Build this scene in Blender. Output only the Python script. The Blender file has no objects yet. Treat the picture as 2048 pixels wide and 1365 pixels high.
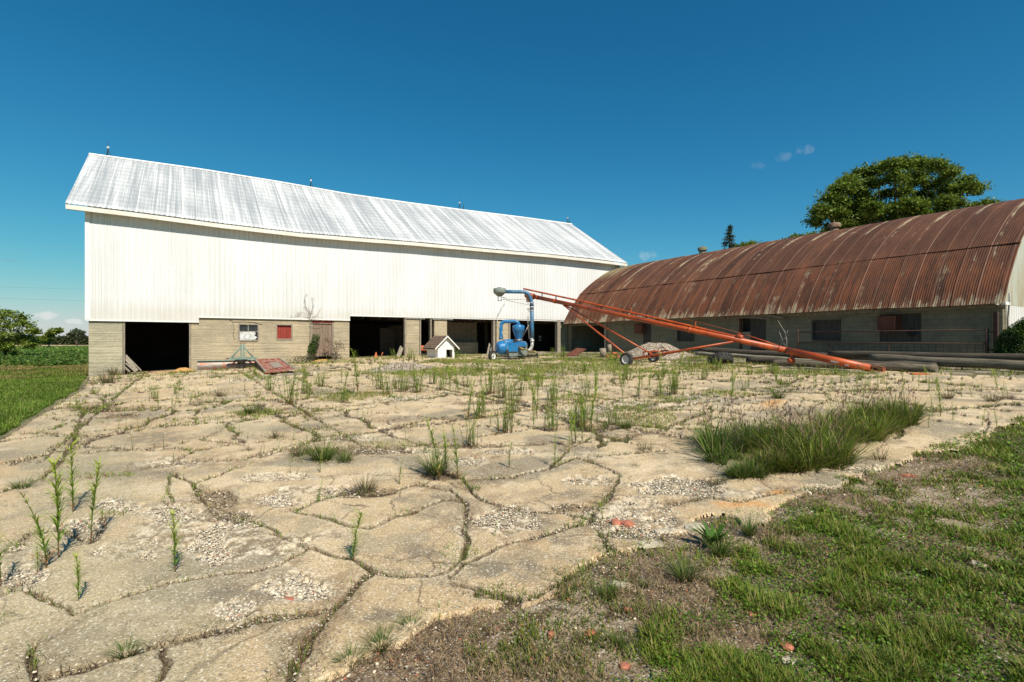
import bpy, math, random, time
_T0 = time.time()
import numpy as np
from mathutils import Vector, Matrix
R = math.radians
random.seed(7); rng = np.random.default_rng(11)

# ------------------------------------------------------------------ camera, sky, sun
sc = bpy.context.scene
COL = sc.collection
CAM = np.array([3.82, -31.12, 1.6])
F = 1065.0; CX = 1024.0; HY = 684.0
_n = math.hypot(.852, .524); CA = .852/_n; SA = .524/_n
cd = bpy.data.cameras.new('camera'); cam = bpy.data.objects.new('camera', cd); COL.objects.link(cam)
cam.location = CAM
cd.sensor_width = 36; cd.lens = 36*F/2048
cd.shift_y = -(682.5-HY)/2048*1.0
cd.clip_end = 5000; cd.clip_start = .05
cam.rotation_euler = (R(90), 0, -math.atan2(SA, CA))
sc.camera = cam

SUN_EL = 46.0; SUN_TW = 3.0
w = bpy.data.worlds.new('World'); sc.world = w; w.use_nodes = True
wt = w.node_tree; wt.nodes.clear()
wo = wt.nodes.new('ShaderNodeOutputWorld'); bg = wt.nodes.new('ShaderNodeBackground')
sky = wt.nodes.new('ShaderNodeTexSky'); sky.sky_type = 'NISHITA'; sky.sun_disc = False
sky.sun_elevation = R(SUN_EL); sky.sun_rotation = math.pi
sky.altitude = 0; sky.air_density = .6; sky.dust_density = .0; sky.ozone_density = 4.5
hs = wt.nodes.new('ShaderNodeHueSaturation'); hs.inputs['Hue'].default_value = .485
hs.inputs['Saturation'].default_value = 1.27; hs.inputs['Value'].default_value = 1.0
wt.links.new(sky.outputs[0], hs.inputs['Color'])
bg.inputs[1].default_value = .115
def vmath(op, a, b):
    n = wt.nodes.new('ShaderNodeVectorMath'); n.operation = op
    for i, v in enumerate((a, b)):
        if isinstance(v, tuple): n.inputs[i].default_value = v
        else: wt.links.new(v, n.inputs[i])
    return n.outputs[0]
q_ = vmath('DIVIDE', hs.outputs[0], (8.5,)*3)          # softer horizon glow: c / (1 + (c/8.5)^2)
last = vmath('MULTIPLY', vmath('DIVIDE', hs.outputs[0], vmath('ADD', vmath('MULTIPLY', q_, q_), (1, 1, 1))), (1.05, 1.08, 1.06))
tc = wt.nodes.new('ShaderNodeTexCoord')
cn = wt.nodes.new('ShaderNodeTexNoise'); cn.inputs['Scale'].default_value = 60; cn.inputs['Detail'].default_value = 5
wt.links.new(tc.outputs['Generated'], cn.inputs['Vector'])
def wm(op, a, b=None, c=None):
    n = wt.nodes.new('ShaderNodeMath'); n.operation = op
    for i, v in enumerate((a, b, c)):
        if v is None: continue
        if isinstance(v, (int, float)): n.inputs[i].default_value = v
        else: wt.links.new(v, n.inputs[i])
    return n.outputs[0]
def wv(op, a, b):
    n = wt.nodes.new('ShaderNodeVectorMath'); n.operation = op
    for i, v in enumerate((a, b)):
        if isinstance(v, tuple): n.inputs[i].default_value = v
        else: wt.links.new(v, n.inputs[i])
    return n
# little fair weather clouds, fixed directions in the sky
for (ax, el, wx, wz, st) in [(-41.3, 2.1, 1.0, .42, .75), (-39.3, 1.7, .9, .25, .7), (-43.4, 6.3, .9, .22, .25), (-44.5, 2.0, .7, .25, .6),
                             (26.7, 17.2, .9, .5, .10), (29.0, 17.6, .9, .5, .13), (24.8, 16.8, .8, .5, .05), (14.2, 9.0, 1.0, .7, .2)]:
    a = R(ax); fx, fy = math.sin(a), math.cos(a)
    d0 = (fx*CA+fy*SA, -fx*SA+fy*CA, math.tan(R(el))*1.0)
    L = math.sqrt(sum(t*t for t in d0)); d0 = tuple(t/L for t in d0)
    rt = (fy*CA-fx*SA, -fy*SA-fx*CA, 0); up = (0, 0, 1)
    df = wv('SUBTRACT', tc.outputs['Generated'], d0).outputs[0]
    p = wv('DOT_PRODUCT', df, tuple(t/math.tan(R(wx)) for t in rt)).outputs['Value']
    q = wv('DOT_PRODUCT', df, tuple(t/math.tan(R(wz)) for t in up)).outputs['Value']
    fr = wv('DOT_PRODUCT', tc.outputs['Generated'], d0).outputs['Value']
    r2 = wm('ADD', wm('MULTIPLY', p, p), wm('MULTIPLY', q, q))
    m = wm('SUBTRACT', 1.0, r2)
    m = wm('ADD', m, wm('MULTIPLY', wm('SUBTRACT', cn.outputs['Fac'], .56), 4.2))
    m = wm('MULTIPLY', m, 1.3*st); m = wm('MINIMUM', wm('MAXIMUM', m, 0.0), st)
    m = wm('MULTIPLY', m, wm('GREATER_THAN', fr, .9)); 
    m = wm('MULTIPLY', m, wm('MAXIMUM', wm('MINIMUM', wm('MULTIPLY', wm('SUBTRACT', 2.6, r2), .8), 1.0), 0.0))
    mx = wt.nodes.new('ShaderNodeMixRGB'); wt.links.new(m, mx.inputs[0]); wt.links.new(last, mx.inputs[1])
    mx.inputs[2].default_value = (5.4, 5.6, 5.5, 1) if ax != -43.4 else (1.6, 2.8, 3.6, 1)
    last = mx.outputs[0]
wt.links.new(last, bg.inputs[0]); wt.links.new(bg.outputs[0], wo.inputs[0])

sd = bpy.data.lights.new('sun', 'SUN'); sd.energy = 5.0; sd.angle = R(.5); sd.color = (1, .93, .81)
so = bpy.data.objects.new('sun', sd); COL.objects.link(so)
SL = Vector((math.sin(R(SUN_TW))*math.cos(R(SUN_EL)), math.cos(R(SUN_TW))*math.cos(R(SUN_EL)), -math.sin(R(SUN_EL))))
so.rotation_euler = SL.to_track_quat('-Z', 'Y').to_euler(); so.location = (0, -40, 30)
sc.view_settings.view_transform = 'Standard'; sc.view_settings.look = 'None'
sc.view_settings.exposure = 0.3; sc.view_settings.gamma = 1
sc.cycles.max_bounces = 6; sc.cycles.transparent_max_bounces = 8

# ------------------------------------------------------------------ terrain
def sst(a, b, x):
    t = np.clip((x-a)/(b-a), 0, 1); return t*t*(3-2*t)
PX = np.array([-400, -120, -40, -8, 0, 4, 8, 12, 16, 22, 28, 60, 400.]); PZ = np.array([-.35, -.35, -.3, -.15, -.04, .15, .4, .62, .72, .75, .9, 1.1, 1.1])
def TZ(x, y):
    x = np.asarray(x, float); y = np.asarray(y, float)
    pl = np.where(x < 0, .05+.022*np.maximum(x, -16), .05+.039*np.minimum(x, 28)) + .0064*np.clip(y, -40, 0)
    pr = np.interp(x, PX, PZ)
    k = sst(-16, -1, y)
    return pl*(1-k)+pr*k
_PX = PX.tolist(); _PZ = PZ.tolist()
def tz(x, y):
    pl = (.05+.022*max(x, -16) if x < 0 else .05+.039*min(x, 28))+.0064*min(max(y, -40), 0)
    t = min(max((y+16)/15., 0), 1); k = t*t*(3-2*t)
    if x <= _PX[0]: pr = _PZ[0]
    elif x >= _PX[-1]: pr = _PZ[-1]
    else:
        i = 0
        while _PX[i+1] < x: i += 1
        pr = _PZ[i]+(_PZ[i+1]-_PZ[i])*(x-_PX[i])/(_PX[i+1]-_PX[i])
    return pl*(1-k)+pr*k
def ray(px, py):
    k = (px-CX)/F; return (k*CA+SA, -k*SA+CA, (HY-py)/F)
def G(px, py):
    d = ray(px, py); t = 10.
    for _ in range(28):
        x, y = CAM[0]+d[0]*t, CAM[1]+d[1]*t
        t += .5*((CAM[2]-tz(x, y))/max(1e-4, -d[2])-t)
    return Vector((CAM[0]+d[0]*t, CAM[1]+d[1]*t, tz(CAM[0]+d[0]*t, CAM[1]+d[1]*t)))
def onX(px, py, x):
    d = ray(px, py); t = (x-CAM[0])/d[0]; return Vector((x, CAM[1]+t*d[1], CAM[2]+t*d[2]))
def onY(px, py, y):
    d = ray(px, py); t = (y-CAM[1])/d[1]; return Vector((CAM[0]+t*d[0], y, CAM[2]+t*d[2]))
def atT(px, py, t):
    d = ray(px, py); return Vector((CAM[0]+t*d[0], CAM[1]+t*d[1], CAM[2]+t*d[2]))
def depth(p): return (p[0]-CAM[0])*SA+(p[1]-CAM[1])*CA

# ------------------------------------------------------------------ numpy noise
def _h(ix, iy, s):
    h = (ix.astype(np.int64)*374761393 + iy.astype(np.int64)*668265263 + s*974711) & 0x7fffffff
    h = ((h ^ (h >> 13))*1274126177) & 0x7fffffff
    return ((h ^ (h >> 16)) & 0xffff)/65535.
def vn(x, y, s=0):
    ix = np.floor(x); iy = np.floor(y); fx = x-ix; fy = y-iy
    fx = fx*fx*(3-2*fx); fy = fy*fy*(3-2*fy)
    a = _h(ix, iy, s); b = _h(ix+1, iy, s); c = _h(ix, iy+1, s); d = _h(ix+1, iy+1, s)
    return (a*(1-fx)+b*fx)*(1-fy)+(c*(1-fx)+d*fx)*fy
def fbm(x, y, s=0, o=4):
    v = 0; a = .5; t = 0
    for i in range(o):
        v = v+a*vn(x, y, s+i*17); t += a; a *= .55; x = x*2.03+3.1; y = y*2.03+7.7
    return v/t
def voro(x, y, s):
    """distance to the nearest cell edge, cell id"""
    ix = np.floor(x); iy = np.floor(y); d1 = np.full(x.shape, 9.); d2 = np.full(x.shape, 9.); i1 = np.zeros(x.shape)
    for a in (-1, 0, 1):
        for b in (-1, 0, 1):
            px = ix+a+_h(ix+a, iy+b, s)*.9+.05; py = iy+b+_h(ix+a, iy+b, s+5)*.9+.05
            d = np.hypot(px-x, py-y); idn = _h(ix+a, iy+b, s+9)
            m = d < d1
            d2 = np.where(m, d1, np.minimum(d2, d)); i1 = np.where(m, idn, i1); d1 = np.where(m, d, d1)
    return (d2-d1)*.6, i1
def polyd(x, y, pl):
    best = np.full(x.shape, 9.)
    ax_ = [p[0] for p in pl]; ay_ = [p[1] for p in pl]
    M0 = (x > min(ax_)-.6) & (x < max(ax_)+.6) & (y > min(ay_)-.6) & (y < max(ay_)+.6)
    if not M0.any(): return best
    best[M0] = _polyd(x[M0], y[M0], pl); return best
def _polyd(x, y, pl):
    best = np.full(x.shape, 9.)
    for (ax, ay), (bx, by) in zip(pl[:-1], pl[1:]):
        m = (x > min(ax, bx)-.6) & (x < max(ax, bx)+.6) & (y > min(ay, by)-.6) & (y < max(ay, by)+.6)
        if not m.any(): continue
        xx = x[m]; yy = y[m]; dx, dy = bx-ax, by-ay
        t = np.clip(((xx-ax)*dx+(yy-ay)*dy)/(dx*dx+dy*dy+1e-9), 0, 1)
        best[m] = np.minimum(best[m], np.hypot(xx-ax-t*dx, yy-ay-t*dy))
    return best

# cracks that can be followed in the near slabs (photo px, laid on the ground), width m
CR = [
 ([(545,1075),(590,1095),(621,1106),(703,1131),(757,1155),(807,1158),(857,1160),(890,1152),(927,1125),(931,1085),(931,1048),(931,1013),(915,1008),(886,1005),(850,1020),(832,1032),(782,1042),(737,1065)], .022),
 ([(898,1164),(931,1135),(1014,1094),(1097,1073),(1188,1046),(1200,1065),(1213,1090),(1221,1127),(1188,1148),(1117,1177),(1059,1204),(1014,1197),(952,1187),(898,1172)], .018),
 ([(745,1156),(710,1175),(690,1205),(660,1240),(620,1290),(585,1350),(570,1400)], .03),
 ([(952,1197),(1043,1208)], .02),
 ([(935,966),(1014,959),(1097,943),(1155,920),(1200,935),(1241,957),(1221,994),(1180,1044),(1120,1030),(1072,1028),(1014,1021),(964,1007),(943,990),(925,962),(900,950)], .022),
 ([(170,820),(155,857),(146,888),(111,937),(80,964),(44,977),(0,990),(-80,1010)], .05),
 ([(-60,1215),(0,1199),(44,1185),(90,1205),(150,1238),(222,1212),(275,1194),(330,1176),(381,1168)], .02),
 ([(100,1362),(177,1345),(248,1323),(310,1301),(377,1283),(443,1270),(510,1252),(576,1243),(643,1230)], .05),
 ([(71,1299),(68,1330),(74,1365),(70,1420)], .018),
 ([(310,1400),(328,1365),(337,1336),(330,1300)], .02),
 ([(341,951),(386,973),(443,955),(465,942),(500,935)], .022), ([(386,973),(399,995),(412,1013),(440,1040)], .035),
 ([(222,955),(310,937),(399,926),(488,924),(560,900),(640,880)], .016), ([(80,964),(146,964),(222,955)], .012),
 ([(488,893),(399,884),(434,866),(470,850)], .02), ([(142,911),(200,905),(284,902),(330,896),(399,884)], .012),
 ([(155,857),(210,846),(284,840),(360,842),(457,835),(572,831)], .014), ([(621,1106),(560,1140),(500,1150),(420,1160),(381,1168)], .012),
 ([(341,951),(335,985),(350,1010)], .012), ([(0,1120),(60,1075),(120,1068),(182,1092)], .02), ([(182,1092),(205,1060),(210,1040)], .02),
 ([(560,1075),(470,1035),(412,1013)], .014), ([(737,1065),(700,1062),(640,1040),(590,1030)], .02), ([(590,1030),(640,1005),(700,990),(760,992),(800,985)], .03),
 ([(800,985),(830,975),(900,985),(931,1013)], .02), ([(1100,943),(1140,900),(1180,880)], .02), ([(1155,920),(1250,912),(1330,905)], .02),
 ([(1340,1015),(1420,1000),(1480,1010),(1500,1005)], .02), ([(1500,1005),(1560,990),(1630,985)], .012), ([(1420,965),(1500,960),(1580,962)], .02),
 ([(1213,1090),(1240,1120),(1280,1110),(1290,1085),(1250,1070),(1213,1075)], .02),
]
CRW = [([tuple(G(*p)[:2]) for p in pl], wd) for pl, wd in CR]
# gravel where the slab has crumbled: px centre, px radii
GV = [(420,1072,225,60),(600,1185,130,40),(1010,1050,85,30),(1270,1040,120,44),(250,1110,120,26),(180,1060,90,22),(560,960,120,10),(820,905,110,8),(640,985,90,14),(50,1140,70,40),(480,1225,90,30),(1380,975,110,26),
      (230,1010,60,16),(350,930,60,10),(700,880,70,10),(1000,905,60,9),(560,1010,60,16),(1180,965,50,10),(1110,830,90,10),(1250,815,110,12),(930,925,50,10),(820,800,60,7),(1750,940,70,10),(1640,985,50,8),
      (520,760,80,6),(1130,780,80,7),(1400,800,80,8),(760,1230,1,1)]
DK = [(440,1000,50,22),(740,992,80,14),(1130,1020,60,8),(200,820,90,8),(240,835,60,6),(700,905,130,12),(1180,860,60,8),(880,955,60,14),(1000,808,90,5),(600,740,90,5),(930,895,90,5)]
GRN = [(150,812,36,3),(520,829,75,8),(690,795,95,10),(1285,835,80,24),(1170,800,60,10),(760,893,110,7),(870,745,150,10),(1130,735,150,9),(1420,735,120,10),
       (228,1033,36,7),(820,1033,34,8),(930,1112,50,14),(1240,745,170,7),(640,915,75,20),(1100,760,70,4),(1450,790,60,6),(1560,745,120,5),(1480,905,60,30),
       (210,955,60,5),(1340,800,60,5),(590,1120,30,10),(480,730,60,5),(1545,784,14,3),(1660,750,120,4),(940,725,120,4),(1180,722,140,4),(1060,745,120,5)]
_EC = {}
def ell(lst, X, Y, soft=.6, ns=0.0, seed=3):
    """blob field of ground ellipses given in photo px, as world ellipses on the ground"""
    out = np.full(X.shape, -1.0)
    for (px, py, rx, ry) in lst:
        key = (px, py, rx, ry)
        if key not in _EC:
            c = G(px, py); a = G(px+rx, py)-c; b = G(px, py-ry)-c
            _EC[key] = (c, np.linalg.inv(np.array([[a[0], b[0]], [a[1], b[1]]])), max(abs(a[0])+abs(b[0]), abs(a[1])+abs(b[1]))*2.0)
        c, Mi, e = _EC[key]
        k = (np.abs(X-c[0]) < e) & (np.abs(Y-c[1]) < e)
        if not k.any(): continue
        x_ = X[k]-c[0]; y_ = Y[k]-c[1]
        out[k] = np.maximum(out[k], 1.0-np.minimum(np.hypot(Mi[0, 0]*x_+Mi[0, 1]*y_, Mi[1, 0]*x_+Mi[1, 1]*y_), 2))
    if ns: out = out+ns*(fbm(X*2.2, Y*2.2, seed)-.5)*2
    return out
def edgeX(Y): return np.interp(Y, [-60, -19, -14, -9, -2.3, 0, .5], [1.3, 1.26, 1.1, .98, .3, .1, 0])
DS = [(830,1115,85,38),(1000,1150,95,24),(1130,1085,55,16),(1120,1000,100,30),(760,1240,80,22),(320,880,90,18),(1060,1050,60,16),(480,1200,120,20),(860,1000,70,12),(260,950,110,14),(1250,870,80,8),(640,860,120,8),(60,930,60,14)]
def fields(X, Y):
    """D: distance to a crack minus its half width (negative in the crack); gravel, dark, green 0..1; pad mask (signed distance to pad edge)"""
    wx = X+.22*(fbm(X*1.3, Y*1.3, 21)-.5)*2+.03*(fbm(X*9, Y*9, 22, 2)-.5)*2
    wy = Y+.16*(fbm(X*1.3, Y*1.3, 31)-.5)*2+.03*(fbm(X*9, Y*9, 32, 2)-.5)*2
    jx = X+.035*(fbm(X*5, Y*5, 41, 4)-.5)*2; jy = Y+.035*(fbm(X*5, Y*5, 51, 4)-.5)*2
    dep = (X-CAM[0])*SA+(Y-CAM[1])*CA
    D = np.full(X.shape, 3.)
    for pl, wd in CRW:
        D = np.minimum(D, polyd(jx, jy, pl)-wd*(-.05+1.0*fbm(X*2.5, Y*2.5, 61, 2)))
    far = sst(5.0, 7.0, dep)
    v1, _ = voro(wx/2.5+7.3, wy/2.8, 71); v1 = v1*2.6-(.006+.05*vn(X*.9, Y*.9, 72)**2)
    v2, _ = voro(wx/4.6+1.7, wy/5.0+.4, 75); v2 = v2*4.8-.035
    v3, i3 = voro(wx/.95+9, wy/.95, 79); v3 = v3*.95-.008+.4*sst(.66, .58, fbm(X*.5, Y*.5, 80, 2))
    V = np.minimum(np.minimum(v1, v2), v3)
    # construction joints along the two directions of the pad
    for k in (2.2, 5.9, 9.65, 13.35, 17.05):
        V = np.minimum(V, np.abs(jx-k)-.004-.05*vn(Y*1.1, X*.1+k, 83)**2)
    for k in (-24.2, -19.5, -14.8, -10.2, -5.6, -2.0):
        V = np.minimum(V, np.abs(jy-k)+.002-.04*vn(X*1.1, Y*.1+k, 84))
    D = np.minimum(D, V+(1-far)*3)
    gv = ell(GV, X, Y, ns=.8, seed=91); g2 = sst(.69, .80, fbm(X*.55+3, Y*.55, 93, 4))*far*.9
    gv = np.maximum(sst(.0, .35, gv), g2*sst(.45, .6, fbm(X*1.4, Y*1.4, 94, 3)))
    dk = sst(.0, .4, ell(DK, X, Y, ns=.7, seed=97))
    gr = sst(.0, .35, ell(GRN, X, Y, ns=.9, seed=101))
    ex = .10*(fbm(X*1.2, Y*1.2, 105, 4)-.5)*2+.05*(fbm(X*6, Y*6, 106, 2)-.5)*2
    pad = np.minimum(np.minimum(X+ex*.5-edgeX(Y), Y+28.45+ex*2.2), np.minimum(21.4-X+ex*2, .5-Y))
    # ragged corner near the camera, where the slab has broken off
    bc = ell([(1300,1180,190,80),(1430,1060,60,26),(1180,1290,120,60)], X, Y, ns=.15, seed=109)
    pad = np.minimum(pad, .02-bc*.6)
    return D, gv, dk, gr, pad, far

# ------------------------------------------------------------------ materials
def mat(name):
    m = bpy.data.materials.new(name); m.use_nodes = True
    nt = m.node_tree; b = nt.nodes['Principled BSDF']; b.inputs['Roughness'].default_value = .85
    b.inputs['Specular IOR Level'].default_value = .25
    return m, nt, b
class NT:
    def __init__(s, nt): s.nt = nt; s.tc = nt.nodes.new('ShaderNodeTexCoord')
    def l(s, a, b): s.nt.links.new(a, b)
    def inp(s, n, k, v):
        if v is None: return
        if isinstance(v, (int, float, tuple)): n.inputs[k].default_value = v
        else: s.l(v, n.inputs[k])
    def noise(s, scale, vec=None, detail=4, st=(1, 1, 1), rough=.55, off=(0, 0, 0)):
        mp = s.nt.nodes.new('ShaderNodeMapping'); mp.inputs['Scale'].default_value = st; mp.inputs['Location'].default_value = off
        s.l(vec or s.tc.outputs['Object'], mp.inputs[0])
        n = s.nt.nodes.new('ShaderNodeTexNoise'); n.inputs['Scale'].default_value = scale; n.inputs['Detail'].default_value = detail
        n.inputs['Roughness'].default_value = rough
        s.l(mp.outputs[0], n.inputs['Vector']); return n.outputs['Fac']
    def vor(s, scale, vec=None, feat='F1', out='Distance'):
        n = s.nt.nodes.new('ShaderNodeTexVoronoi'); n.feature = feat; n.inputs['Scale'].default_value = scale
        s.l(vec or s.tc.outputs['Object'], n.inputs['Vector']); return n.outputs[out]
    def ramp(s, v, pts):
        n = s.nt.nodes.new('ShaderNodeValToRGB'); e = n.color_ramp.elements
        while len(e) < len(pts): e.new(.5)
        for i, (p, c) in enumerate(pts):
            e[i].position = p; e[i].color = c+(1,) if len(c) == 3 else c
        s.l(v, n.inputs[0]); return n.outputs[0]
    def step(s, v, a, b):
        n = s.nt.nodes.new('ShaderNodeMapRange'); n.interpolation_type = 'SMOOTHSTEP'
        n.inputs[1].default_value = a; n.inputs[2].default_value = b; s.inp(n, 0, v); return n.outputs[0]
    def mix(s, f, a, b, bt='MIX'):
        n = s.nt.nodes.new('ShaderNodeMixRGB'); n.blend_type = bt
        for i, v in enumerate((f, a, b)):
            if isinstance(v, tuple) and len(v) == 3: v = v+(1,)
            s.inp(n, i, v)
        return n.outputs[0]
    def m(s, op, a, b=None):
        n = s.nt.nodes.new('ShaderNodeMath'); n.operation = op; s.inp(n, 0, a); s.inp(n, 1, b); return n.outputs[0]
    def attr(s, name, out='Color'):
        n = s.nt.nodes.new('ShaderNodeAttribute'); n.attribute_name = name; return n.outputs[out]
    def bump(s, b, h, strength=.4, dist=.02):
        n = s.nt.nodes.new('ShaderNodeBump'); n.inputs['Strength'].default_value = strength; n.inputs['Distance'].default_value = dist
        s.l(h, n.inputs['Height']); s.l(n.outputs[0], b.inputs['Normal'])
    def sep(s, v):
        n = s.nt.nodes.new('ShaderNodeSeparateXYZ'); s.l(v, n.inputs[0]); return n.outputs
def simple(name, c1, c2, scale=6, st=(1, 1, 1), rough=.8, spec=.25, bump=0, detail=5, metal=0, lo=.35, hi=.65, spots=None):
    m, nt, b = mat(name); n = NT(nt)
    f = n.noise(scale, st=st, detail=detail); c = n.mix(n.step(f, lo, hi), c1, c2)
    if spots:
        sc_, col, a, bb = spots
        c = n.mix(n.step(n.noise(sc_, detail=6, rough=.7, off=(3, 5, 2)), a, bb), c, col)
    n.l(c, b.inputs['Base Color']); b.inputs['Roughness'].default_value = rough
    b.inputs['Specular IOR Level'].default_value = spec; b.inputs['Metallic'].default_value = metal
    if bump: n.bump(b, f, bump, .02)
    return m

M = {}
# concrete slabs: colours per vertex + aggregate
m, nt, b = mat('old_concrete'); n = NT(nt)
c = n.attr('Col')
sp = n.step(n.noise(70, detail=6, rough=.8), .33, .67)
c = n.mix(.75, c, n.mix(sp, (.42, .39, .35), (1.46, 1.46, 1.46)), 'MULTIPLY')
vd = n.vor(60); vs = n.sep(n.vor(60, out='Color')); pt = n.step(n.noise(3.5, detail=4), .35, .7)
c = n.mix(n.m('MULTIPLY', n.m('MULTIPLY', n.step(vs[0], .74, .86), n.step(vd, .6, .25)), n.m('ADD', n.m('MULTIPLY', pt, .5), .3)), c, (.17, .15, .12))
vd2 = n.vor(27); vs2 = n.sep(n.vor(27, out='Color'))
c = n.mix(n.m('MULTIPLY', n.m('MULTIPLY', n.step(vs2[0], .90, .97), n.step(vd2, .35, .15)), .7), c, (.14, .13, .12))
c = n.mix(n.m('MULTIPLY', n.m('MULTIPLY', n.step(vs[1], .74, .86), n.step(vd, .55, .2)), .75), c, (.84, .77, .62))
fine = n.noise(230, detail=4, rough=.8)
c = n.mix(.7, c, n.mix(n.step(fine, .3, .7), (.55, .53, .5), (1.4, 1.4, 1.38)), 'MULTIPLY')
n.l(c, b.inputs['Base Color']); b.inputs['Roughness'].default_value = .95; b.inputs['Specular IOR Level'].default_value = .1
h = n.m('ADD', n.noise(110, detail=6, rough=.8), n.m('MULTIPLY', n.vor(120), .6)); n.bump(b, h, .8, .006)
M['slab'] = m
m, nt, b = mat('yard_soil'); n = NT(nt)
c = n.attr('Col')
c = n.mix(.9, c, n.mix(n.step(n.noise(45, detail=8, rough=.8), .3, .7), (.42, .40, .38), (1.6, 1.6, 1.58)), 'MULTIPLY')
vs = n.sep(n.vor(70, out='Color')); vd = n.vor(70)
c = n.mix(n.m('MULTIPLY', n.step(vs[0], .72, .8), n.step(vd, .6, .3)), c, (.46, .42, .36))
n.l(c, b.inputs['Base Color']); b.inputs['Roughness'].default_value = 1; b.inputs['Specular IOR Level'].default_value = .05
h = n.m('ADD', n.noise(60, detail=8, rough=.8), n.vor(70)); n.bump(b, h, .7, .012)
M['soil'] = m
def vcol(name, rough=.8, spec=.2, trans=0.0, varn=0):
    m, nt, b = mat(name); n = NT(nt); c = n.attr('Col')
    if varn:
        c = n.mix(.8, c, n.mix(n.step(n.noise(varn, detail=6, rough=.7), .3, .7), (.5, .5, .5), (1.5, 1.5, 1.5)), 'MULTIPLY')
    n.l(c, b.inputs['Base Color']); b.inputs['Roughness'].default_value = rough; b.inputs['Specular IOR Level'].default_value = spec
    if trans:
        t = nt.nodes.new('ShaderNodeBsdfTranslucent'); n.l(c, t.inputs[0]); mx = nt.nodes.new('ShaderNodeMixShader')
        mx.inputs[0].default_value = trans; out = nt.nodes['Material Output']
        n.l(b.outputs[0], mx.inputs[1]); n.l(t.outputs[0], mx.inputs[2]); n.l(mx.outputs[0], out.inputs[0])
    return m
M['leaf'] = vcol('plant_leaf', .55, .3, .35)
M['stone'] = vcol('broken_stone', .9, .15, 0, 60)
# board-formed barn foundation
def foundation(name, ca, cb, cs):
    m, nt, b = mat(name); n = NT(nt)
    f = n.noise(1.3, st=(.5, .5, 5.5), detail=8, rough=.7); g = n.noise(9, detail=6, rough=.7)
    c = n.mix(n.step(f, .3, .7), ca, cb)
    ln = n.noise(1.1, st=(.25, .25, 16), detail=3); c = n.mix(n.m('MULTIPLY', n.step(ln, .60, .72), .6), c, cs)
    c = n.mix(n.m('MULTIPLY', n.step(g, .52, .72), .45), c, cs)
    c = n.mix(.55, c, n.mix(n.step(n.noise(.9, detail=6, rough=.7, off=(2, 2, 2)), .3, .7), (.66, .68, .72), (1.25, 1.22, 1.15)), 'MULTIPLY')
    c = n.mix(.6, c, n.mix(n.step(n.noise(55, detail=5, rough=.8), .3, .7), (.6, .6, .6), (1.35, 1.35, 1.35)), 'MULTIPLY')
    c = n.mix(n.m('MULTIPLY', n.step(n.sep(n.tc.outputs['Object'])[2], .55, .1), .0), c, cs)
    n.l(c, b.inputs['Base Color']); b.inputs['Roughness'].default_value = .95
    n.bump(b, n.m('ADD', n.m('ADD', f, ln), n.m('MULTIPLY', g, .6)), .9, .05); return m
M['found'] = foundation('tan_foundation', (.46, .385, .265), (.38, .315, .215), (.23, .19, .13))
M['foundgrey'] = foundation('grey_foundation', (.44, .40, .29), (.34, .31, .22), (.22, .20, .14))
# white ribbed siding
m, nt, b = mat('white_siding'); n = NT(nt)
c = n.mix(n.step(n.noise(.8, st=(1, 1, .25), detail=6), .3, .7), (.71, .715, .715), (.65, .65, .64))
xs = n.sep(n.tc.outputs['Object'])
fr = n.m('FRACT', n.m('DIVIDE', n.m('ADD', xs[0], 10.0), .2286)); ln = n.m('MULTIPLY', n.step(fr, .0, .07), n.step(fr, .16, .07))
rnd = n.noise(1.0, st=(4.4, 1, .3), detail=2)
c = n.mix(n.m('MULTIPLY', ln, n.m('MULTIPLY', n.step(rnd, .3, .65), .75)), c, (.42, .36, .27))
c = n.mix(n.m('MULTIPLY', n.step(n.noise(5, st=(1, 1, .15), detail=6, rough=.7), .58, .8), .25), c, (.5, .44, .34))
spl = n.m('MULTIPLY', n.step(n.m('ADD', xs[2], n.m('MULTIPLY', n.noise(2.5, st=(1, 1, .2), detail=6), 1.2)), 4.05, 3.25), .35)
c = n.mix(spl, c, (.50, .44, .34))
run = n.noise(1, st=(7, 1, .22), detail=4, rough=.7, off=(3, 0, 1)); c = n.mix(n.m('MULTIPLY', n.step(run, .70, .80), .35), c, (.52, .40, .27))
fz = n.m('FRACT', n.m('DIVIDE', xs[2], .95)); fx = n.m('FRACT', n.m('DIVIDE', n.m('ADD', xs[0], 10.09), .2286))
nail = n.m('MULTIPLY', n.m('MULTIPLY', n.step(fz, .035, .02), n.step(fx, .10, .06)), n.step(fx, .0, .02)); c = n.mix(n.m('MULTIPLY', nail, .6), c, (.25, .2, .16))
lap = n.noise(.9, st=(1, 1, .05), detail=1); c = n.mix(.12, c, n.mix(n.step(lap, .35, .65), (.86, .86, .88), (1.05, 1.05, 1.05)), 'MULTIPLY')
n.l(c, b.inputs['Base Color']); b.inputs['Roughness'].default_value = .6; n.bump(b, n.noise(1.4, st=(1, 1, .5), detail=3), .35, .05); M['siding'] = m
M['trim'] = simple('cream_painted_trim', (.72, .69, .61), (.62, .59, .51), 4, st=(.3, 1, 1), rough=.6)
M['whitep'] = simple('white_paint', (.80, .79, .75), (.70, .69, .64), 8, rough=.6, spots=(14, (.45, .42, .36), .64, .72))
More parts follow.
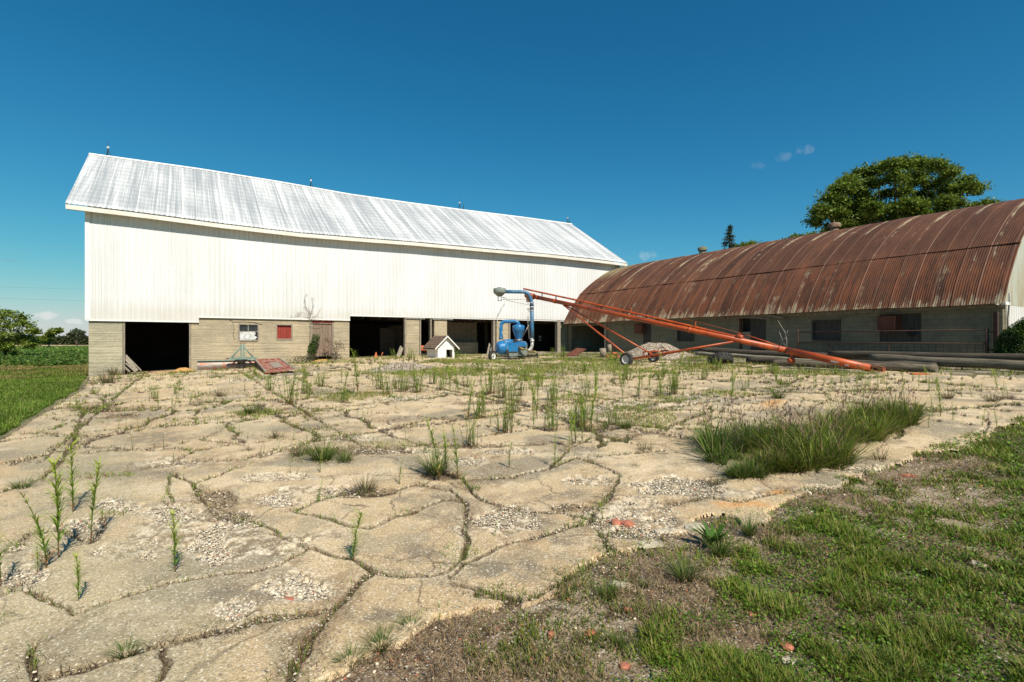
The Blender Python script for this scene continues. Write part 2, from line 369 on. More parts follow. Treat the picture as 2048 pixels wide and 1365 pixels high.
# galvanised roof with white streaks (uv: x along the ridge, y down the slope)
m, nt, b = mat('galvanised_roof'); n = NT(nt)
uv = n.tc.outputs['UV']
s1 = n.noise(1.0, uv, st=(1.5, .04, 1), detail=5, rough=.7); s2 = n.noise(1.0, uv, st=(8.5, .12, 1), detail=5, rough=.75)
s3 = n.noise(1, uv, st=(.22, .2, 1), detail=2); s4 = n.noise(1, uv, st=(5, 3.2, 1), detail=3)
k = n.m('ADD', n.m('MULTIPLY', n.step(s1, .35, .68), .55), n.m('MULTIPLY', n.step(s2, .38, .66), .5))
k = n.m('ADD', k, n.m('MULTIPLY', n.m('SUBTRACT', s3, .5), .9)); k = n.m('ADD', k, n.m('MULTIPLY', n.m('SUBTRACT', s4, .5), .35))
uvs = n.sep(uv)
sh = n.m('FRACT', n.m('DIVIDE', uvs[0], .62)); seam = n.step(sh, .06, .0)
k = n.m('ADD', k, n.m('MULTIPLY', seam, .5)); k = n.m('ADD', k, n.m('MULTIPLY', n.step(uvs[1], .9, .0), .25))
bb = n.m('FRACT', n.m('DIVIDE', uvs[1], .6)); k = n.m('ADD', k, n.m('MULTIPLY', n.m('ABSOLUTE', n.m('SUBTRACT', bb, .5)), -.36))
c = n.ramp(k, [(0.0, (.34, .36, .37)), (.40, (.50, .51, .51)), (.72, (.70, .70, .68)), (1.0, (.85, .84, .80))])
n.l(c, b.inputs['Base Color']); b.inputs['Roughness'].default_value = .55; b.inputs['Metallic'].default_value = .15; M['roof'] = m
# rusty corrugated arch roof
m, nt, b = mat('rusty_corrugated_roof'); n = NT(nt); uv = n.tc.outputs['UV']; uvs = n.sep(uv)
sheet = n.m('FLOOR', n.m('DIVIDE', uvs[0], .66)); wn = nt.nodes.new('ShaderNodeTexWhiteNoise'); wn.noise_dimensions = '1D'; n.l(sheet, wn.inputs['W']); rv = wn.outputs['Value']
base = n.ramp(n.noise(1, uv, st=(2.4, .5, 1), detail=6, rough=.7), [(.3, (.058, .028, .019)), (.5, (.095, .042, .025)), (.7, (.145, .062, .032))])
base = n.mix(.8, base, n.mix(rv, (.62, .6, .62), (1.3, 1.25, 1.2)), 'MULTIPLY')
low = n.step(uvs[1], 3.6, 1.6)       # uv.y = height along the arc from the eave
base = n.mix(n.m('MULTIPLY', n.m('MULTIPLY', low, n.step(n.noise(1, uv, st=(3.4, .6, 1), detail=6, rough=.7, off=(9, 2, 0)), .42, .62)), .8), base, (.18, .062, .028))
pk = n.noise(1, uv, st=(1.7, .75, 1), detail=8, rough=.75, off=(4, 4, 0)); pk2 = n.noise(1, uv, st=(6.0, .35, 1), detail=6, rough=.75, off=(1, 8, 0))
edge = n.m('ADD', n.step(uvs[1], .75, .0), n.m('MULTIPLY', n.m('MULTIPLY', n.step(uvs[1], 2.0, 2.35), n.step(uvs[1], 2.55, 2.4)), .0))
fs = n.m('FRACT', n.m('DIVIDE', uvs[0], .66)); es = n.step(fs, .12, .0)
per3 = n.m('FRACT', n.m('DIVIDE', uvs[0], 1.32)); e3 = n.m('MULTIPLY', n.step(per3, .02, .06), n.step(per3, .2, .1))
up = n.step(uvs[1], 4.2, 6.0)
k = n.m('ADD', n.m('MULTIPLY', n.m('ADD', pk, pk2), .5), n.m('MULTIPLY', edge, .095))
k = n.m('ADD', k, n.m('MULTIPLY', e3, n.m('ADD', n.m('MULTIPLY', up, .10), .035)))
k = n.m('ADD', k, n.m('MULTIPLY', n.step(rv, .75, .95), .045))
c = n.mix(n.m('MULTIPLY', n.step(k, .565, .66), .85), base, (.40, .34, .22))
c = n.mix(n.m('MULTIPLY', n.step(fs, .05, .015), .35), c, (.38, .24, .17))
yy = n.step(uvs[0], 2.8, .5); c = n.mix(n.m('MULTIPLY', n.m('MULTIPLY', yy, up), .75), c, (.26, .22, .12))
n.l(c, b.inputs['Base Color']); b.inputs['Roughness'].default_value = .8; M['rust'] = m
m, nt, b = mat('pale_rusty_gable'); n = NT(nt)
c = n.ramp(n.noise(1.2, st=(2, 2, .4), detail=8, rough=.7), [(.35, (.42, .44, .38)), (.55, (.36, .33, .24)), (.72, (.26, .15, .08))])
n.l(c, b.inputs['Base Color']); M['gable'] = m
# block wall
m, nt, b = mat('block_wall'); n = NT(nt)
mp = nt.nodes.new('ShaderNodeMapping'); mp.inputs['Rotation'].default_value = (0, R(90), R(90)); 
cmb = nt.nodes.new('ShaderNodeCombineXYZ'); xs = n.sep(n.tc.outputs['Object']); n.l(n.m('ADD', xs[1], xs[0]), cmb.inputs[0]); n.l(xs[2], cmb.inputs[1])
br = nt.nodes.new('ShaderNodeTexBrick'); n.l(cmb.outputs[0], br.inputs[0]); br.inputs['Scale'].default_value = 1
br.inputs['Brick Width'].default_value = .41; br.inputs['Row Height'].default_value = .205; br.inputs['Mortar Size'].default_value = .008
br.inputs['Color1'].default_value = (.24, .205, .135, 1); br.inputs['Color2'].default_value = (.20, .175, .115, 1); br.inputs['Mortar'].default_value = (.15, .13, .09, 1)
c = n.mix(n.m('MULTIPLY', n.step(n.noise(1.2, detail=7, rough=.7), .45, .75), .5), br.outputs[0], (.07, .065, .048))
n.l(c, b.inputs['Base Color']); n.bump(b, n.m('ADD', n.m('MULTIPLY', br.outputs['Fac'], -1.0), n.noise(30, detail=5)), .5, .01); M['block'] = m
def wood(name, a, bcol, sc_=3, st=(8, 8, .6), plank=None):
    m, nt, b = mat(name); n = NT(nt); f = n.noise(sc_, st=st, detail=7, rough=.7)
    c = n.mix(n.step(f, .3, .7), a, bcol); c = n.mix(.6, c, n.mix(n.step(n.noise(25, st=st, detail=5), .35, .65), (.55, .55, .55), (1.3, 1.3, 1.3)), 'MULTIPLY')
    if plank:
        ax, wd = plank; s = n.sep(n.tc.outputs['Object'])[ax]; fr = n.m('FRACT', n.m('DIVIDE', n.m('ADD', s, 50.0), wd))
        c = n.mix(n.step(fr, .09, .03), c, (.02, .015, .012))
    n.l(c, b.inputs['Base Color']); b.inputs['Roughness'].default_value = .9; n.bump(b, f, .5, .01); return m
M['greywood'] = wood('weathered_door_boards', (.30, .22, .16), (.17, .12, .09), plank=(0, .16))
M['darkwood'] = wood('dark_old_boards', (.10, .085, .07), (.05, .042, .036))
M['wood'] = wood('weathered_timber', (.36, .31, .24), (.20, .17, .13), st=(3, 3, 3))
M['logw'] = wood('weathered_pole_wood', (.22, .185, .13), (.07, .056, .04), 3, st=(9, .45, 9))
M['logdark'] = wood('dark_pole_wood', (.11, .088, .062), (.055, .045, .033), 3, st=(6, .5, 6))
M['loglight'] = wood('pale_pole_wood', (.34, .30, .22), (.18, .155, .11), 3, st=(6, .5, 6))
M['redboard'] = wood('flaking_red_boards', (.33, .055, .035), (.20, .035, .025), st=(6, 6, .5), plank=(0, .14))
M['redpanel'] = simple('flaking_red_paint', (.30, .065, .042), (.19, .045, .032), 3, st=(1, 5, 1), spots=(7, (.40, .29, .21), .49, .58))
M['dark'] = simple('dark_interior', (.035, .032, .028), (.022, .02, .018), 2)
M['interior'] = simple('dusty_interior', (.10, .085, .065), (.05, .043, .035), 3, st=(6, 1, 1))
M['blue'] = simple('blue_machine_paint', (.012, .17, .40), (.014, .14, .33), 3, rough=.35, spec=.5, spots=(5, (.09, .12, .13), .54, .68))
M['bluepipe'] = simple('faded_blue_pipe', (.05, .16, .29), (.04, .13, .24), 3, rough=.45, spec=.4, spots=(4, (.15, .13, .11), .54, .66))
M['greyp'] = simple('grey_machine_paint', (.24, .27, .24), (.18, .20, .18), 4, rough=.5, spots=(8, (.15, .12, .09), .6, .7))
M['orange'] = simple('orange_auger_paint', (.50, .092, .018), (.34, .056, .014), 1.6, st=(1, 1, 1), rough=.42, spec=.45, spots=(3, (.17, .055, .03), .50, .66))
M['metal'] = simple('bare_steel', (.42, .41, .38), (.24, .22, .20), 8, rough=.45, metal=.6)
M['chrome'] = simple('galvanised_elbow', (.66, .64, .58), (.45, .43, .38), 5, rough=.4, metal=.4)
M['rubber'] = simple('black_rubber', (.028, .027, .025), (.05, .047, .042), 14, rough=.8)
M['rim'] = simple('silver_rim', (.62, .61, .57), (.45, .44, .41), 9, rough=.45, spots=(12, (.25, .15, .08), .6, .72))
M['black'] = simple('oily_black_iron', (.02, .019, .018), (.045, .036, .03), 10, rough=.6)
M['brownsteel'] = simple('rusty_steel_hood', (.15, .052, .03), (.11, .038, .024), 3, st=(1, 1, .4), rough=.8)
M['gatesteel'] = simple('rusty_gate_steel', (.085, .04, .028), (.05, .03, .024), 12, rough=.8)
M['teal'] = simple('faded_green_paint', (.20, .29, .24), (.13, .20, .17), 8, rough=.6, spots=(12, (.20, .10, .05), .58, .68))
M['bladesteel'] = simple('worn_blade_steel', (.20, .155, .125), (.27, .24, .21), 2.2, st=(1, 1, 5), rough=.5, metal=.3, spots=(5, (.30, .10, .05), .5, .62))
M['clay'] = simple('orange_clay_tile', (.50, .15, .06), (.38, .10, .045), 8)
M['brick'] = simple('broken_red_brick', (.46, .17, .10), (.34, .12, .075), 20, bump=.4)
M['tile'] = simple('grey_clay_pipe', (.30, .25, .18), (.22, .18, .13), 8)
M['chunk'] = simple('broken_concrete', (.56, .49, .36), (.36, .30, .21), 16, bump=.8, spots=(30, (.2, .17, .13), .58, .66))
M['bark'] = simple('tree_bark', (.10, .08, .06), (.05, .042, .033), 6, st=(3, 3, .5), bump=.6)
M['twig'] = simple('dry_vine_stem', (.20, .15, .11), (.12, .09, .07), 10)
M['shingle'] = simple('mossy_shingle', (.19, .12, .085), (.11, .075, .055), 7, bump=.6, spots=(10, (.26, .19, .14), .55, .66))
M['straw'] = simple('golden_straw', (.62, .34, .12), (.36, .19, .07), 25, bump=.8)
M['paper'] = simple('white_paper', (.62, .62, .60), (.42, .42, .41), 6)
M['glass'] = simple('dark_window_glass', (.02, .022, .025), (.03, .032, .035), 5, rough=.1, spec=.6)
M['ventgreen'] = simple('mossy_green_ventilator', (.13, .17, .11), (.20, .19, .12), 6, spots=(8, (.16, .08, .05), .5, .62))
M['ventrust'] = simple('rusty_ventilator', (.17, .085, .055), (.26, .19, .13), 6)
M['wire'] = simple('dark_wire', (.05, .05, .05), (.04, .04, .04), 5)

# ------------------------------------------------------------------ mesh helpers
class MB:
    def __init__(s): s.v = []; s.f = []; s.sm = []
    def add(s, vs, fs, smooth=False):
        o = len(s.v); s.v += [tuple(p) for p in vs]; s.f += [tuple(i+o for i in f) for f in fs]; s.sm += [smooth]*len(fs); return s
    def box(s, a, b, mt=None):
        (x0, y0, z0), (x1, y1, z1) = a, b
        vs = [(x, y, z) for z in (z0, z1) for y in (y0, y1) for x in (x0, x1)]
        if mt: vs = [mt @ Vector(p) for p in vs]
        return s.add(vs, [(0, 2, 3, 1), (4, 5, 7, 6), (0, 1, 5, 4), (2, 6, 7, 3), (0, 4, 6, 2), (1, 3, 7, 5)])
    def quadslab(s, pts, th):      # convex polygon + thickness vector
        n = len(pts); pts = [Vector(p) for p in pts]; th = Vector(th); vs = pts+[p+th for p in pts]
        return s.add(vs, [tuple(range(n))[::-1], tuple(range(n, 2*n))]+[(i, (i+1) % n, n+(i+1) % n, n+i) for i in range(n)])
    def tube(s, pts, r, seg=10, caps=True, smooth=True):
        pts = [Vector(p) for p in pts]; rs = r if isinstance(r, (list, tuple)) else [r]*len(pts)
        o = []; N = len(pts); up = None
        for i, p in enumerate(pts):
            t = (pts[min(i+1, N-1)]-pts[max(i-1, 0)]).normalized()
            if up is None:
                up = Vector((0, 0, 1)) if abs(t.z) < .9 else Vector((1, 0, 0))
            a = (up-t*up.dot(t)).normalized(); b = t.cross(a); up = a
            o += [p+(a*math.cos(2*math.pi*k/seg)+b*math.sin(2*math.pi*k/seg))*rs[i] for k in range(seg)]
        fs = [(i*seg+k, i*seg+(k+1) % seg, (i+1)*seg+(k+1) % seg, (i+1)*seg+k) for i in range(N-1) for k in range(seg)]
        s.add(o, fs, smooth)
        if caps: s.f += [tuple(len(s.v)-N*seg+k for k in range(seg))[::-1], tuple(len(s.v)-seg+k for k in range(seg))]; s.sm += [False, False]
        return s
    def lathe(s, prof, org, axis=(0, 0, 1), seg=20, smooth=True, close=False):
        ax = Vector(axis).normalized(); q = Vector((0, 0, 1)).rotation_difference(ax); org = Vector(org)
        o = [org+q @ Vector((r*math.cos(2*math.pi*k/seg), r*math.sin(2*math.pi*k/seg), z)) for r, z in prof for k in range(seg)]
        n = len(prof); fs = [(i*seg+k, i*seg+(k+1) % seg, (i+1)*seg+(k+1) % seg, (i+1)*seg+k) for i in range(n-1) for k in range(seg)]
        if close: fs += [((n-1)*seg+k, (n-1)*seg+(k+1) % seg, (k+1) % seg, k) for k in range(seg)]
        return s.add(o, fs, smooth)
    def build(s, name, m, parent=None, loc=None):
        me = bpy.data.meshes.new(name); me.from_pydata(s.v, [], s.f); me.polygons.foreach_set('use_smooth', s.sm)
        me.materials.append(m); me.update(); o = bpy.data.objects.new(name, me); COL.objects.link(o)
        if parent: o.parent = parent
        if loc is not None: o.location = loc
        return o
def npmesh(name, V, Fq, m, col=None, smooth=False, parent=None, uv=None, n=4):
    me = bpy.data.meshes.new(name); V = np.asarray(V, np.float32); Fq = np.asarray(Fq, np.int32)
    me.vertices.add(len(V)); me.vertices.foreach_set('co', V.ravel())
    me.loops.add(Fq.size); me.loops.foreach_set('vertex_index', Fq.ravel())
    me.polygons.add(len(Fq)); me.polygons.foreach_set('loop_start', np.arange(len(Fq), dtype=np.int32)*Fq.shape[1])
    try: me.polygons.foreach_set('loop_total', np.full(len(Fq), Fq.shape[1], np.int32))
    except Exception: pass
    me.update(calc_edges=True)
    if smooth: me.polygons.foreach_set('use_smooth', np.ones(len(Fq), bool))
    if col is not None:
        a = me.color_attributes.new('Col', 'FLOAT_COLOR', 'POINT'); c4 = np.ones((len(V), 4), np.float32); c4[:, :3] = col; a.data.foreach_set('color', c4.ravel())
    if uv is not None:
        l = me.uv_layers.new(name='UVMap'); l.data.foreach_set('uv', np.asarray(uv, np.float32)[Fq.ravel()].ravel())
    me.materials.append(m); me.validate()
    o = bpy.data.objects.new(name, me); COL.objects.link(o)
    if parent: o.parent = parent
    return o
def tag(o, label=None, cat=None, group=None, kind=None):
    if label: o['label'] = label
    if cat: o['category'] = cat
    if group: o['group'] = group
    if kind: o['kind'] = kind
    return o
def thing(name, label, cat, loc=(0, 0, 0), group=None, rz=0):
    o = bpy.data.objects.new(name, None); COL.objects.link(o); o.location = loc; o.rotation_euler.z = rz
    o.empty_display_size = .2
    return tag(o, label, cat, group)
def part(mb, name, m, root, label=None, world=True):
    """mesh given in world coordinates -> child of root (recentred)"""
    o = mb.build(name, m)
    if root is not None:
        o.parent = root
        if world:
            q = root
            off = Vector((0, 0, 0)); T = Matrix.Identity(4)
            chain = []
            while q is not None: chain.append(q); q = q.parent
            for q in reversed(chain): T = T @ Matrix.LocRotScale(q.location, q.rotation_euler, None)
            o.data.transform(T.inverted())
    if label: o['label'] = label
    return o

# ------------------------------------------------------------------ ground sheets (finer near the yard's front)
def build_ground():
    a0 = math.atan2(CA, SA)       # camera heading as an angle in the xy plane
    th = np.concatenate([np.linspace(-math.pi, -R(48), 50, endpoint=False), np.linspace(-R(48), R(48), 1250), np.linspace(R(48), math.pi, 50)[1:]])
    inv = np.linspace(1/1.35, 1/45., 640); r = np.concatenate([[.05, .4, .9], 1/inv, 45*np.exp(np.linspace(0, math.log(1500/45.), 46))[1:]])
    Rr, Th = np.meshgrid(r, th, indexing='ij')
    X = CAM[0]+Rr*np.cos(a0-Th); Y = CAM[1]+Rr*np.sin(a0-Th)
    Z0 = TZ(X, Y)
    nr = Rr.shape[0]; nt_ = Rr.shape[1]
    near = (Rr[:, :] < 46)
    sel = near
    xs, ys = X[sel], Y[sel]
    D, gv, dk, gr, pad, far = fields(xs, ys)
    def full(a, fill): o = np.full(X.shape, fill, float); o[sel] = a; return o
    D = full(D, 3.); gv = full(gv, 0.); dk = full(dk, 0.); gr = full(gr, 0.); pad = full(pad, -9.); far = full(far, 1.)
    # ---- soil sheet
    inp = sst(-.2, .1, pad); lowf = .024*(fbm(X*.6, Y*.6, 223, 3)-.5)
    zn = (.035*(fbm(X*.9, Y*.9, 201)-.5)*(1-inp)+.020*(fbm(X*7, Y*7, 203)-.5)*(1-.6*inp))*np.where(Rr < 60, 1, 0)+lowf*inp
    Zs = Z0+zn-.006*inp
    fine = fbm(X*9, Y*9, 205, 4); mid = fbm(X*1.6, Y*1.6, 207, 4); big = fbm(X*.35, Y*.35, 209, 3)
    def C(*c): return np.array(c)[None, None, :]
    def mixc(a, b, f): f = np.clip(f, 0, 1)[..., None]; return a*(1-f)+b*f
    col = np.broadcast_to(C(.25, .18, .115), X.shape+(3,)).copy()
    col = mixc(col, C(.38, .30, .205), sst(.45, .7, mid)); col = mixc(col, C(.12, .085, .055), sst(.52, .75, fine))
    # grass zones
    rightg = sst(.0, 1.6, grass_amount(X, Y)); col = mixc(col, C(.055, .065, .018), rightg*.75)
    left = sst(.05, -.25, X-edgeX(Y))*(Y < .5)+(X < -.1)*(Y >= .5)*1.0
    lg = mixc(np.broadcast_to(C(.075, .125, .022), col.shape), C(.12, .12, .04), sst(.45, .7, mid)); col = mixc(col, lg, np.clip(left, 0, 1)*(Y > -27.5))
    # inside the yard: soil in cracks is dark, gravel pale
    inside = sst(-.05, .05, pad)
    ic = mixc(np.broadcast_to(C(.14, .10, .065), col.shape), C(.08, .057, .038), sst(.4, .7, fine))
    ic = mixc(ic, C(.50, .42, .30), gv*.95*sst(.15, .5, fbm(X*14, Y*14, 215, 3))); ic = mixc(ic, C(.12, .085, .05), dk*.8); ic = mixc(ic, C(.085, .10, .028), gr*.75)
    col = mixc(col, ic, inside)
    # weedy gravel between the pad and the arched shed
    wg = sst(21.0, 21.8, X)*(Y > -28.5); col = mixc(col, mixc(np.broadcast_to(C(.30, .25, .18), col.shape), C(.10, .09, .035), sst(.42, .6, mid)), wg)
    # crops and bare field far left
    dep = (X-CAM[0])*SA+(Y-CAM[1])*CA
    crop = sst(32, 36, dep)*(X < -4); col = mixc(col, C(.035, .06, .016), crop)
    bare = sst(150, 156, dep)*(X < -4); col = mixc(col, C(.46, .33, .20), bare)
    beyond = sst(330, 340, dep); col = mixc(col, C(.05, .08, .03), beyond)
    idx = np.arange(nr*nt_).reshape(nr, nt_)
    q = np.stack([idx[:-1, :-1], idx[1:, :-1], idx[1:, 1:], idx[:-1, 1:]], -1).reshape(-1, 4)
    V = np.stack([X, Y, Zs], -1).reshape(-1, 3)
    o = npmesh('ground', V, q[:, ::-1], M['soil'], col.reshape(-1, 3), True); tag(o, kind='structure')
    # ---- concrete slabs
    hgt = .026*np.clip(sst(-.004, .010, D)*sst(0., .02, pad), 0, 1)-.006*sst(.03, .0, D)*vn(X*30, Y*30, 229)
    cr = gv*(.6+.8*(fbm(X*5, Y*5, 221, 3)-.3)); hgt = hgt-.034*sst(.62, .85, cr)
    hgt += lowf+.004*(fbm(X*2, Y*2, 225, 3)-.5)+.0022*(fbm(X*30, Y*30, 226, 3)-.5)+gv*.022*(fbm(X*24, Y*24, 269, 3)-.5)
    hgt += .012*(vn(X*.9+40, Y*.9, 227)-.5)
    hgt -= .045*sst(.35, .0, D)*0+.026*sst(.6, .9, dk)
    Zp = Z0+np.where((D > -.004) & (pad > 0), hgt, -.10)
    slab = np.broadcast_to(C(.52, .41, .262), X.shape+(3,)).copy()
    slab = mixc(slab, C(.61, .495, .33), sst(.45, .7, mid)); slab = mixc(slab, C(.50, .38, .235), sst(.55, .75, big))
    gpat = fbm(X*1.0+11, Y*1.0, 231, 5); slab = mixc(slab, C(.26, .235, .18), sst(.54, .70, gpat)*.8)
    rpat = fbm(X*3+5, Y*3, 233, 4); slab = mixc(slab, C(.33, .29, .215), sst(.56, .70, rpat)*.55)
    slab = mixc(slab, C(.66, .55, .39), sst(.62, .72, fbm(X*2.6, Y*2.6+9, 235, 4))*.6)
    slab = mixc(slab, C(.62, .54, .40), sst(.07, .02, D)*.5)              # broken pale rims
    slab = mixc(slab, C(.11, .08, .055), sst(.025, .0, D)*.75)
    slab = mixc(slab, C(.30, .23, .15), dk*.75)
    slab = mixc(slab, C(.62, .56, .45), gv*.6*sst(.3, .6, fbm(X*12, Y*12, 237, 3)))
    hv, _ = voro((X+.12*(fbm(X*3, Y*3, 281, 3)-.5)*2)/.75+3, (Y+.12*(fbm(X*3, Y*3, 283, 3)-.5)*2)/.85, 285)
    hair = sst(.014, .002, hv*.75)*sst(.46, .56, fbm(X*.7+9, Y*.7, 287, 3)); slab = mixc(slab, C(.15, .115, .08), hair*.85); hgt_h = hair
    org2 = sst(.56, .70, fbm(X*1.6+30, Y*1.6, 289, 4)); slab = mixc(slab, C(.27, .20, .13), org2*.6*sst(.35, .6, fbm(X*11, Y*11, 291, 3)))
    ds = ell(DS, X, Y, ns=.9, seed=261); slab = mixc(slab, C(.20, .175, .135), sst(-.15, .7, ds)*.75*sst(.25, .6, fbm(X*9, Y*9, 263, 4)))
    org = sst(.11, .0, D)*sst(.50, .66, fbm(X*2.7, Y*2.7, 265, 3)); slab = mixc(slab, C(.20, .14, .085), org*.8*sst(.3, .55, fbm(X*15, Y*15, 267, 3)))
    gm = fbm(X*24, Y*24, 269, 3); slab = mixc(slab, C(.24, .19, .13), gv*sst(.52, .42, gm)*.85); slab = mixc(slab, C(.72, .65, .52), gv*sst(.55, .7, gm)*.7)
    # grey-green old slabs at lower left; rust-orange stain near the right corner
    lft = ell([(150, 1230, 420, 200), (150, 900, 160, 90), (480, 860, 120, 16)], X, Y, ns=.4, seed=241)
    slab = mixc(slab, C(.40, .36, .25), sst(0, .5, lft)*.5)
    st = ell([(1480, 1015, 110, 16), (1560, 990, 50, 10), (1540, 810, 50, 8), (530, 1000, 10, 3)], X, Y, ns=.7, seed=243); slab = mixc(slab, C(.62, .33, .12), sst(.1, .8, st)*.75)
    slab = slab*C(1.09, 1.05, 1.0)
    q2 = q[(pad.ravel()[q] > -.02).all(1) & (D.ravel()[q] > -.03).any(1)]
    used = np.unique(q2); mp_ = np.zeros(nr*nt_, np.int64); mp_[used] = np.arange(len(used))
    V2 = np.stack([X, Y, Zp], -1).reshape(-1, 3)[used]
    o = npmesh('concrete_yard', V2, mp_[q2][:, ::-1], M['slab'], slab.reshape(-1, 3)[used], False); tag(o, kind='structure')
def grass_amount(X, Y):
    """0..~2 grass cover on the near right lawn (outside the slab)"""
    base = (-28.95-Y)*1.15+(X-7.0)*.25+2.0*(fbm(X*1.5, Y*1.5, 301, 5)-.5)*2
    return np.where((Y < -28.3) & (X > 1), np.clip(base, 0, 2), 0)
build_ground()
#--PART2--
print('T', round(time.time()-_T0, 1))
# ------------------------------------------------------------------ the white barn
def ribs(x0, x1, pitch, rib=.03, h=.016):
    xs = []; off = []
    x = x0
    while x < x1-1e-6:
        for d, o in ((0, 0), (rib*.35, h), (rib, h), (rib*1.35, 0)):
            if x+d < x1: xs.append(x+d); off.append(o)
        x += pitch
    xs.append(x1); off.append(0); return np.array(xs), np.array(off)
EX = [-.68, 2.42, 5.57, 9.16, 11.85, 15.44, 20.98, 25.84, 29.97, 33.26]; EZ = [7.54, 7.47, 7.36, 7.30, 7.35, 7.44, 7.5, 7.57, 7.55, 7.49]
RX = [-.68, 4.63, 9.16, 13.7, 18, 22.67, 28, 33.2]; RZ = [12.11, 12.16, 12.08, 11.93, 11.93, 11.98, 12.08, 12.12]
def ez(x): return np.interp(x, EX, EZ)+.2
def rz_(x): return np.interp(x, RX, RZ)
def sdz(x): return 2.61 if x < 4.44 else (2.86 if x < 11.97 else 3.13+.003*(x-11.97))
barn = thing('barn', 'long white metal-sided bank barn with sagging silvery roof over an open tan concrete ground floor', 'barn', (16, 6.6, .3))
def build_barn():
    # siding, in three runs with stepped lower edges, bellied a little where the eave sags
    for k, (x0, x1) in enumerate(((-.04, 4.44), (4.44, 11.97), (11.97, 32.9))):
        xs, off = ribs(x0, x1, .2286); zb = np.array([sdz(min(max(v, x0+.01), x1-.01)) for v in xs]); zt = np.interp(xs, EX, EZ)+.12
        rows = np.linspace(0, 1, 9); X = np.repeat(xs[None], 9, 0); Z = zb[None]*(1-rows[:, None])+zt[None]*rows[:, None]
        bel = .10*np.exp(-((X-9.0)/5.0)**2)*np.sin(rows*math.pi)[:, None]+.012*(vn(X*.7, Z*.6, 5)-.5)
        Y = -off[None]-bel
        V = np.stack([X, Y, Z], -1).reshape(-1, 3); n = len(xs); idx = np.arange(9*n).reshape(9, n)
        q = np.stack([idx[:-1, :-1], idx[:-1, 1:], idx[1:, 1:], idx[1:, :-1]], -1).reshape(-1, 4)
        o = npmesh('siding', V-np.array(barn.location), q, M['siding'], parent=barn)
        mb = MB().box((x0, -.03, sdz(x0+.01)-.045), (x1, .02, sdz(x0+.01)+.004)); part(mb, 'drip_edge', M['whitep'], barn)
    mb = MB()
    mb.box((-.075, -.03, 2.6), (.10, -.018, 7.6)); mb.box((-.075, -.018, 2.6), (-.052, .14, 7.6)); part(mb, 'corner_trim', M['whitep'], barn)
    # end walls and back, interior shell
    def gable(x, th, name, m):
        pts = [(x, 0.04, 2.6), (x, 13.2, 2.6), (x, 13.2, 7.55), (x, 6.6, 11.95), (x, 0.04, 7.55)]
        part(MB().quadslab(pts, (th, 0, 0)), name, m, barn)
    part(MB().box((.05, .42, -.4), (.35, 13.0, 2.6)), 'foundation_wall', M['foundgrey'], barn); part(MB().box((32.5, .1, -.4), (32.84, 13.0, 2.8)), 'foundation_wall', M['foundgrey'], barn); part(MB().box((27.1, .3, .4), (32.5, .5, 3.0)), 'foundation_wall', M['foundgrey'], barn)
    gable(-.05, .05, 'gable_wall', M['siding']); gable(32.85, .05, 'gable_wall', M['siding'])
    part(MB().box((0, 13.0, 0), (32.85, 13.2, 7.6)), 'rear_wall', M['siding'], barn)
    part(MB().box((.0, .1, 3.2), (32.85, 13, 3.35)), 'floor_deck', M['interior'], barn)
    mb = MB()
    for i in range(32): mb.box((.5+i*1.02, .12, 2.95), (.56+i*1.02, 12.9, 3.2))
    part(mb, 'joists', M['interior'], barn)
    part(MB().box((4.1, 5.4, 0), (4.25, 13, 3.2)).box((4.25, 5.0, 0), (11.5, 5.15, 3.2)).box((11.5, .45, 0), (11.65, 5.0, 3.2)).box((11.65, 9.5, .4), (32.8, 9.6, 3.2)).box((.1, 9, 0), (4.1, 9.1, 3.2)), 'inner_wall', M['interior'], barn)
    mb = MB()
    for i in range(14): mb.box((18.9+i*.21, 3.0, .7), (19.09+i*.21, 3.04, 3.0+.05*math.sin(i*3)))
    part(mb, 'plank_partition', M['wood'], barn)
    part(MB().box((19.3, 2.4, .6), (21.6, 2.55, 1.55)), 'manger_wall', M['foundgrey'], barn)
    part(MB().box((12.2, 6, .4), (12.45, 6.25, 3.2)), 'inner_post', M['interior'], barn)
    part(MB().box((17.0, 4, .4), (17.25, 4.25, 3.2)), 'inner_post', M['interior'], barn)
    part(MB().box((23.0, 4, .4), (23.25, 4.25, 3.2)), 'inner_post', M['interior'], barn)
    # interior ground so that it is dark, dusty earth
    # roof
    def slope(sgn, name):
        xs, off = ribs(-.72, 33.28, .205, .05, .018); nr = 14; t = np.linspace(0, 1, nr)
        X = np.repeat(xs[None], nr, 0); T = np.repeat(t[:, None], len(xs), 1)
        e = np.interp(xs, EX, EZ)+.235; r = rz_(xs)
        y = (-.48+T*7.08) if sgn > 0 else (13.68-T*7.08)
        Z = e[None]*(1-T)+r[None]*T-.10*np.sin(T*math.pi)*np.exp(-((X-10)/7)**2)+.012*(vn(X*.9, T*6, 8)-.5)
        Z = Z+off[None]
        L = 8.4*T; UV = np.stack([X, L], -1).reshape(-1, 2)
        V = np.stack([X, y, Z], -1).reshape(-1, 3); n = len(xs); idx = np.arange(nr*n).reshape(nr, n)
        q = np.stack([idx[:-1, :-1], idx[:-1, 1:], idx[1:, 1:], idx[1:, :-1]], -1).reshape(-1, 4)
        if sgn < 0: q = q[:, ::-1]
        npmesh(name, V-np.array(barn.location), q, M['roof'], parent=barn, uv=UV)
    slope(1, 'roof'); slope(-1, 'roof')
    n = 60; mb = MB(); xs = np.linspace(-.72, 33.28, n)
